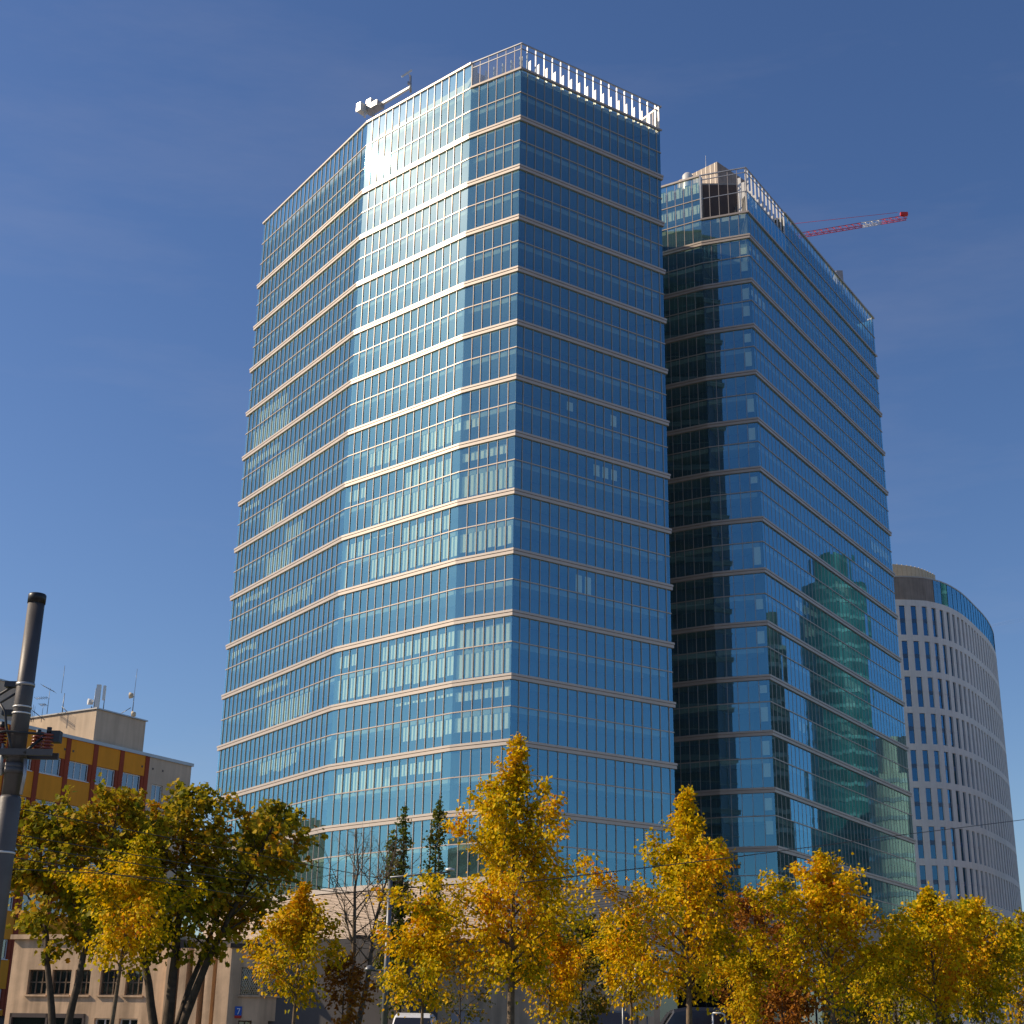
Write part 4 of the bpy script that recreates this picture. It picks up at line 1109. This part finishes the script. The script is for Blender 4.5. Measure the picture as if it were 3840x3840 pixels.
LEAF = {  # outline halves: base, two left, tip, two right (slightly folded along the midrib)
    'heart': np.array([(0,0,0),(-0.46,0.30,0.10),(-0.34,0.72,0.06),(0,1.08,-0.10),(0.34,0.72,0.06),(0.46,0.30,0.10)], float),
    'maple': np.array([(0,0,0),(-0.62,0.28,0.10),(-0.36,0.55,0.02),(-0.50,0.85,0.10),(0,1.12,-0.08),(0.50,0.85,0.10),(0.36,0.55,0.02),(0.62,0.28,0.10)], float),
}
def leaves(name, pos, outw, size, shape, mat, parent, rng, droop=0.5, bias=None):
    base = LEAF[shape]; k = len(base); n = len(pos)
    # leaf plane: tip hangs down and outwards, blade normal mostly outwards/upwards with scatter
    tip = outw*0.7 + rng.normal(0, 0.55, (n, 3)); tip[:, 2] -= droop; tip /= np.linalg.norm(tip, axis=1)[:, None]
    nor = outw*0.5 + rng.normal(0, 0.65, (n, 3)); nor[:, 2] += 0.6
    nor -= tip*(nor*tip).sum(1)[:, None]; nor /= np.linalg.norm(nor, axis=1)[:, None]
    sid = np.cross(tip, nor)
    sc = size*rng.uniform(0.65, 1.25, n)
    V = pos[:, None, :] + sc[:, None, None]*(base[None, :, 0:1]*sid[:, None, :] + base[None, :, 1:2]*tip[:, None, :] + base[None, :, 2:3]*nor[:, None, :])
    V = V.reshape(-1, 3) - np.array(parent.location)
    half = k//2
    f1 = list(range(0, half+1)); f2 = [0]+list(range(half, k))
    li = np.array(f1+f2)[None, :] + (np.arange(n)*k)[:, None]
    me = bpy.data.meshes.new(name)
    me.vertices.add(len(V)); me.vertices.foreach_set('co', V.astype(np.float32).ravel())
    tot = len(f1)+len(f2)
    me.loops.add(n*tot); me.loops.foreach_set('vertex_index', li.astype(np.int32).ravel())
    me.polygons.add(n*2)
    st = (np.arange(n)[:, None]*tot + np.array([0, len(f1)])[None, :]).ravel()
    me.polygons.foreach_set('loop_start', st.astype(np.int32)); me.polygons.foreach_set('loop_total', np.tile([len(f1), len(f2)], n).astype(np.int32))
    me.update(calc_edges=True); me.validate()
    a = me.attributes.new('rnd', 'FLOAT', 'FACE')
    r = np.clip(rng.beta(2, 2, n) + (bias if bias is not None else 0), 0, 1)
    a.data.foreach_set('value', np.repeat(r, 2).astype(np.float32))
    me.materials.append(M[mat])
    o = bpy.data.objects.new(name, me); COL.objects.link(o); o.parent = parent
    o['kind'] = 'stuff'
    return o

def branch_path(p, d, L, rng, bend=0.25, up=0.25, n=5):
    pts = [p.copy()]; q = p.copy(); d = d.normalized()
    for i in range(n):
        d = (d + Vector(rng.normal(0, bend, 3))*0.35 + Vector((0, 0, up))*0.25).normalized()
        q = q + d*(L/n); pts.append(q.copy())
    return pts
def tree(name, label, cat, x, y, h, base, half, seed, mat, leaf=0.10, nl=6000, shape='heart', peak=0.30, group=None,
         bark='bark', r0=None, ang=50, lean=(0,0), nb=34, crown_pow=1.0, stems=None, cluster=0.13, sub=5, top_thin=0.35, leaf_bias=0.0, irr=(0.55, 1.22)):
    """h: height, base: height where the crown begins, half: largest crown radius, peak: where (0..1 of the crown) it is widest"""
    rng = np.random.RandomState(seed)
    root = empty(name, (x, y, 0), label, cat, group)
    wood = MB(); r0 = r0 or h*0.0125
    tip = Vector((x+lean[0], y+lean[1], h))
    starts = stems or [((0, 0), (0, 0), 1.0, 1.0)]
    LP, LO = [], []
    def prof(t):   # crown radius at crown fraction t
        return (t/peak)**0.7 if t < peak else max(0.0, ((1-t)/(1-peak)))**crown_pow
    for (off, lean2, hh, wt) in starts:
        ht = h*hh; n = 12
        pts = []; wob = rng.normal(0, (0.03 if stems else 0.012)*h, (n+1, 2)).cumsum(0)*0.25
        for i in range(n+1):
            t = i/n
            pts.append(Vector((x+off[0]+lean2[0]*(t**1.15)+wob[i, 0]*t+lean[0]*t, y+off[1]+lean2[1]*(t**1.15)+wob[i, 1]*t+lean[1]*t, ht*t)))
        rr = r0*wt
        rads = [max(0.008, rr*(1.25 if i == 0 else 1)*(1-0.93*i/n)) for i in range(n+1)]
        wood.tube(pts, rads, 9)
        nbs = int(nb*wt)
        for b_ in range(nbs):
            t = (b_+rng.uniform(0.1, 0.9))/nbs; t = t**0.9
            zc = base+(ht-base)*t*0.97
            f = zc/ht*n; i = min(int(f), n-1); p = pts[i].lerp(pts[i+1], f-i)
            R = half*prof(min(t+0.02, 1))*rng.uniform(*irr)*(hh**0.5)
            az = b_*2.399963+rng.uniform(-0.5, 0.5)
            el = math.radians(min(68, ang*(0.65+0.45*t))+rng.uniform(-10, 10)) if ang < 60 else math.radians(ang+rng.uniform(-6, 6))
            L = max(0.10, min(R/max(0.35, math.cos(el)), (ht-zc)*0.9+0.15))
            d = Vector((math.cos(az)*math.cos(el), math.sin(az)*math.cos(el), math.sin(el)))
            bp = branch_path(p, d, L, rng, 0.30, 0.12 if t > 0.3 else -0.05)
            br = max(0.006, rads[i]*0.45)
            wood.tube(bp, [br, br*0.8, br*0.6, br*0.42, br*0.28, br*0.12], 5)
            for s in range(sub):
                ts = rng.uniform(0.25, 1.0); g = ts*5; k = min(int(g), 4); sp = bp[k].lerp(bp[k+1], g-k)
                sd = (bp[k+1]-bp[k]).normalized()+Vector(rng.normal(0, 0.75, 3)); sl = L*rng.uniform(0.22, 0.45)*(1.1-0.4*ts)+0.05
                spth = branch_path(sp, sd, sl, rng, 0.3, 0.0, 3)
                wood.tube(spth, [br*0.4, br*0.3, br*0.2, br*0.08], 4, cap=False)
                LP.append(np.array([list(v) for v in spth[1:]])); LO.append(np.full(3, (0.15+L/half)*(1.0 if t < 1-top_thin else 0.8)))
            LP.append(np.array([list(v) for v in bp[2:]])); LO.append(np.full(4, 0.8*(0.15+L/half)))
    wood.build('trunk', bark, root)
    if nl > 0:
        A = np.concatenate(LP); W = np.concatenate(LO); W /= W.sum()
        idx = rng.choice(len(A), nl, p=W)
        tt = np.clip((A[idx][:, 2:3]-base)/(h-base), 0, 1)
        pos = A[idx] + rng.normal(0, cluster, (nl, 3))*np.array([1, 1, 0.9])*(1.15-0.65*tt)
        pos[:, 2] = np.maximum(pos[:, 2], base*0.8)
        ctr = np.array([x, y, 0]); ow = pos-ctr; ow[:, 2] = 0.35*(pos[:, 2]-(base+h)/2); ow /= (np.linalg.norm(ow, axis=1)[:, None]+1e-6)
        # patches of one tint, as real crowns turn colour branch by branch
        pb = np.sin(pos[:, 0]*2.1+seed)*np.cos(pos[:, 2]*1.7+seed*2)*0.16+np.sin(pos[:, 1]*2.7)*0.08 + leaf_bias
        leaves('crown', pos, ow, leaf, shape, mat, root, rng, bias=pb)
    return root
def vx(x): return x*1.98758
def plant(name, label, cat, vtx, vtop, Y, **kw):
    """trunk foot under view pixel column vtx (full view of 1932), crown top at row vtop"""
    c = at(vx(vtx), 3840, Y); t = at(vx(vtx), vx(vtop), Y)
    # keep the stem vertical in the world: foot below the trunk seen at the picture's lower edge
    return tree(name, label, cat, c.x, Y, t.z, **kw)
G1 = 'young yellow lindens along the street'
S = dict(name='linden_tree', cat='tree', group=G1, crown_pow=1.18, irr=(0.5, 1.3))
plant(label='tallest yellow linden, slender tip against the glass tower corner', vtx=963, vtop=1388, Y=32, base=2.15, half=1.89, seed=11, mat='linden_leaf', nl=15288, leaf=0.079, nb=67, peak=0.14, ang=46, r0=0.10, **S)
plant(label='low rounded yellow linden beside the dark lamp post', vtx=796, vtop=1692, Y=33, base=1.75, half=1.22, seed=12, mat='linden_leaf', nl=6468, leaf=0.071, nb=37, peak=0.22, **S)
plant(label='pointed yellow linden rising before the dark mirrored glass', vtx=1300, vtop=1484, Y=34, base=2.05, half=1.89, seed=13, mat='linden_leaf', nl=13720, leaf=0.079, nb=62, peak=0.16, ang=44, r0=0.09, **S)
plant(label='broad golden linden below the tower with reflected teal tower', vtx=1574, vtop=1608, Y=33, base=1.90, half=1.80, seed=14, mat='linden_leaf', nl=10976, leaf=0.075, nb=47, peak=0.20, **S)
plant(label='golden linden at the foot of the curved pale building', vtx=1770, vtop=1680, Y=34, base=1.75, half=1.57, seed=15, mat='linden_leaf', nl=9408, leaf=0.075, nb=42, peak=0.22, **S)
plant(label='outermost linden with dense golden crown before the pale building', vtx=1858, vtop=1702, Y=36, base=1.75, half=1.53, seed=16, mat='linden_leaf_green', nl=9016, leaf=0.075, nb=42, peak=0.23, **S)
plant(label='small slim yellow linden beside the beige board', vtx=1190, vtop=1708, Y=38, base=1.85, half=1.03, seed=17, mat='linden_leaf', nl=5096, leaf=0.071, nb=32, peak=0.22, **S)
plant(label='yellow-green linden in front of the grille windows', vtx=553, vtop=1672, Y=36, base=1.85, half=1.26, seed=18, mat='linden_leaf_green', nl=6664, leaf=0.079, nb=37, peak=0.18, leaf_bias=0.12, **S)
plant(label='bright yellow young linden standing before dark maples', vtx=203, vtop=1572, Y=34, base=2.45, half=1.30, seed=19, mat='linden_leaf', nl=7056, leaf=0.079, nb=40, peak=0.18, leaf_bias=-0.08, lean=(0.35,0), **S)
plant(label='small low linden sapling between golden linden and dark side-on van', vtx=1405, vtop=1800, Y=40, base=1.55, half=1.17, seed=20, mat='linden_leaf_green', nl=4704, leaf=0.071, nb=30, peak=0.25, **S)
plant(label='short linden filling the gap beside the tallest linden', vtx=1035, vtop=1740, Y=36, base=1.55, half=1.08, seed=21, mat='linden_leaf', nl=4312, leaf=0.071, nb=30, peak=0.25, **S)
plant(label='bushy linden between the two golden lindens by the podium', vtx=1690, vtop=1760, Y=42, base=1.45, half=1.53, seed=22, mat='linden_leaf_green', nl=6272, leaf=0.071, nb=35, peak=0.29, **S)
plant(label='young linden with twiggy crown at the pavement end', vtx=1925, vtop=1735, Y=40, base=1.75, half=1.08, seed=23, mat='linden_leaf_green', nl=4704, leaf=0.071, nb=32, peak=0.25, **S)
# maples
c_ = at(vx(314), 3840, 44)
tree('maple_tree', 'large dark green multi-stemmed maple before the low old building', 'tree', c_.x, 44, at(vx(320), vx(1482), 44).z, base=3.2, half=3.2, seed=31, mat='maple_leaf', leaf=0.135, nl=12000, irr=(0.3,1.5), shape='maple',
     peak=0.45, bark='bark_dark', r0=0.20, ang=38, nb=30, crown_pow=0.62, cluster=0.15, sub=10,
     stems=[((0,0),(0.3,0.2),1.0,0.95),((0.05,0),(2.5,-0.3),0.94,0.8),((-0.05,0),(-2.3,0.3),0.95,0.8),((0.0,0.05),(1.7,1.4),0.92,0.6)])
c_ = at(vx(116), 3840, 42)
tree('maple_tree', 'dark maple with forked trunk beside the tram-line pole', 'tree', c_.x, 42, at(vx(100), vx(1488), 42).z, base=3.3, half=2.6, seed=32, mat='maple_leaf', leaf=0.13, nl=7200, irr=(0.3,1.5), shape='maple',
     peak=0.45, bark='bark_dark', r0=0.15, ang=38, nb=28, crown_pow=0.6, cluster=0.15, sub=10,
     stems=[((0,0),(-1.9,0.2),0.95,0.85),((0.03,0),(1.0,0.4),1.0,0.9)])
# leafless tree
c_ = at(vx(655), 3840, 46)
tree('bare_tree', 'leafless twin-stemmed tree before the louvred podium', 'tree', c_.x, 46, at(vx(690), vx(1562), 46).z, base=2.2, half=1.9, seed=33, mat='brown_leaf', nl=0, leaf=0.1,
     peak=0.5, bark='bark', r0=0.13, ang=56, nb=24, crown_pow=0.6, sub=14, stems=[((0,0),(0.35,0),1.0,1.0),((0.1,0),(1.0,0.1),0.96,0.9)])
# columnar poplars
for i, (vx_, vt, lb) in enumerate(((756,1512,'tallest of the paired narrow green poplars by the lamp post'),(731,1560,'shorter narrow poplar beside its taller twin'),(813,1497,'narrow columnar poplar standing alone before the podium'))):
    plant(name='poplar_tree', label=lb, cat='tree', group='columnar poplars', vtx=vx_-4, vtop=vt, Y=70, base=2.0, half=0.6 if i == 2 else 0.5, seed=41+i, mat='poplar_leaf', leaf=0.13, nl=2600, nb=40, peak=0.4, ang=74, crown_pow=0.55, r0=0.12, cluster=0.13, bark='bark_dark')
# background trees
plant(name='rust_tree', label='rust-brown autumn tree behind the pointed linden', cat='tree', vtx=1425, vtop=1684, Y=62, base=1.5, half=3.3, seed=51, mat='brown_leaf', leaf=0.13, nl=6500, nb=40, peak=0.4, ang=45, crown_pow=0.6, bark='bark_dark')
plant(name='rust_tree', label='lower rust-brown tree beside the broad golden linden', cat='tree', vtx=1505, vtop=1745, Y=60, base=1.5, half=2.2, seed=52, mat='brown_leaf', leaf=0.12, nl=4000, nb=30, peak=0.4, ang=45, crown_pow=0.6, bark='bark_dark')
plant(name='olive_tree', label='dark olive-brown round tree behind tallest linden', cat='tree', vtx=1100, vtop=1738, Y=58, base=1.5, half=2.3, seed=53, mat='olive_leaf', leaf=0.12, nl=5200, nb=34, peak=0.42, ang=45, crown_pow=0.55, bark='bark_dark')
plant(name='olive_tree', label='twiggy olive shrub tree behind the low rounded linden', cat='tree', vtx=868, vtop=1790, Y=56, base=1.0, half=1.8, seed=54, mat='olive_leaf', leaf=0.10, nl=1500, nb=26, peak=0.45, ang=50, crown_pow=0.6, bark='bark_dark')
plant(name='rust_tree', label='small rust-leaved tree at the bare tree foot', cat='tree', vtx=645, vtop=1812, Y=44, base=1.2, half=0.85, seed=55, mat='brown_leaf', leaf=0.10, nl=1300, nb=18, peak=0.45, ang=45, crown_pow=0.6, bark='bark_dark')
plant(name='olive_tree', label='dark green tree low behind the golden lindens', cat='tree', vtx=1640, vtop=1790, Y=64, base=0.8, half=3.2, seed=56, mat='olive_leaf', leaf=0.13, nl=5200, nb=34, peak=0.45, ang=45, crown_pow=0.5, bark='bark_dark')
plant(name='olive_tree', label='dark shrubby tree before the pale curved building base', cat='tree', vtx=1810, vtop=1800, Y=64, base=0.8, half=3.0, seed=57, mat='olive_leaf', leaf=0.13, nl=4600, nb=32, peak=0.45, ang=45, crown_pow=0.5, bark='bark_dark')
plant(name='rust_tree', label='russet shrub tree between parked dark van and golden lindens', cat='tree', vtx=1480, vtop=1850, Y=58, base=0.6, half=2.4, seed=58, mat='brown_leaf', leaf=0.12, nl=3200, nb=26, peak=0.5, ang=45, crown_pow=0.5, bark='bark_dark')

# ------------------------------------------------------------------ neighbours outside the frame, mirrored in the second tower
def plain_tower(name, label, cx, cy, rx, ry, h, rot, mat, floor=3.8, n=28):
    root = empty(name, (cx, cy, 0), label, 'skyscraper'); z = 0; c_, s_ = math.cos(rot), math.sin(rot)
    ring = lambda k: [(cx+c_*rx*k*math.cos(a)-s_*ry*k*math.sin(a), cy+s_*rx*k*math.cos(a)+c_*ry*k*math.sin(a)) for a in [2*math.pi*i/n for i in range(n)]]
    b = MB(); b.prism(ring(0.985), 0, h-1); b.build('glazing', mat, root)
    while z < h:
        b = MB(); b.prism(ring(1.0), z, z+0.9); b.build('floor_band', 'mullion_metal' if mat != 'teal_tower' else 'teal_band', root); z += floor
    b = MB(); b.prism(ring(0.6), h-1, h+7); b.build('crown', mat, root)
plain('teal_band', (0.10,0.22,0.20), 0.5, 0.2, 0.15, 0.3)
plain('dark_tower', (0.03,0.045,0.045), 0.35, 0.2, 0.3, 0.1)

def mirrored(px, py, t, poly=(Q2, Q3)):
    """point t metres along the ray that leaves the camera, bounces off the wall and goes on"""
    d = ray(px, py); d.normalize(); (o, tt, n), _ = frame(*poly); n3 = Vector((n[0], n[1], 0))
    k = (Vector((o[0], o[1], 0)).dot(n3))/d.dot(n3); h = d*k; r = d-2*d.dot(n3)*n3
    return h+r*t+Vector((0, 0, ZC))
def mirror_tower(name, label, x0, x1, ytop, ymid, t, mat, depth=1.0, lead=0.75):
    a, c = mirrored(x0, ymid, t), mirrored(x1, ymid, t); top = mirrored((x0+x1)/2, ytop, t)
    rx = (a-c).xy.length/2*lead; ctr = (a+c)/2
    plain_tower(name, label, ctr.x, ctr.y, rx, rx*depth, top.z, 0.3, mat)
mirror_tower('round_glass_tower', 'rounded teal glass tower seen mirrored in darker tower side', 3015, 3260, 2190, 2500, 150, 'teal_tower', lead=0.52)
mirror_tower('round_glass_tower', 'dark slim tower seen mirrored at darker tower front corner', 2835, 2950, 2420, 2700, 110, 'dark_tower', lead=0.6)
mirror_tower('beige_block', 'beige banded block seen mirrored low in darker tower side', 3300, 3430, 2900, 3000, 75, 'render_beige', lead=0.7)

# ------------------------------------------------------------------ faint vapour trail low in the sky on the right
m_, nt_, out_ = nodes('vapour')
tr_ = nt_.nodes.new('ShaderNodeBsdfTransparent'); df_ = nt_.nodes.new('ShaderNodeBsdfDiffuse'); df_.inputs['Color'].default_value = (0.9, 0.9, 0.9, 1)
mx_ = nt_.nodes.new('ShaderNodeMixShader'); nz_ = nt_.nodes.new('ShaderNodeTexNoise'); nz_.inputs['Scale'].default_value = 0.012; nz_.inputs['Detail'].default_value = 4
ge_ = nt_.nodes.new('ShaderNodeNewGeometry'); mr_ = nt_.nodes.new('ShaderNodeMapRange'); mr_.inputs['From Min'].default_value = 0.35; mr_.inputs['From Max'].default_value = 0.75; mr_.inputs['To Max'].default_value = 0.14
nt_.links.new(ge_.outputs['Position'], nz_.inputs['Vector']); nt_.links.new(nz_.outputs['Fac'], mr_.inputs['Value']); lw_ = nt_.nodes.new('ShaderNodeLayerWeight'); lw_.inputs['Blend'].default_value = 0.5; iv_ = nt_.nodes.new('ShaderNodeMath'); iv_.operation = 'SUBTRACT'; iv_.inputs[0].default_value = 1.0; mu_ = nt_.nodes.new('ShaderNodeMath'); mu_.operation = 'MULTIPLY'
nt_.links.new(lw_.outputs['Facing'], iv_.inputs[1]); nt_.links.new(iv_.outputs[0], mu_.inputs[0]); nt_.links.new(mr_.outputs[0], mu_.inputs[1]); nt_.links.new(mu_.outputs[0], mx_.inputs[0])
nt_.links.new(tr_.outputs[0], mx_.inputs[1]); nt_.links.new(df_.outputs[0], mx_.inputs[2]); nt_.links.new(mx_.outputs[0], out_.inputs['Surface'])
b = MB()
for rr_ in (13.0,):
    b.tube([at(3690, 2352, 6000), at(3760, 2338, 6050), at(3850, 2320, 6100), at(4100, 2270, 6300)], [rr_*0.3, rr_*0.7, rr_, rr_*1.3], 10, cap=False)
b.build('vapour_trail', 'vapour', None, kind='stuff')
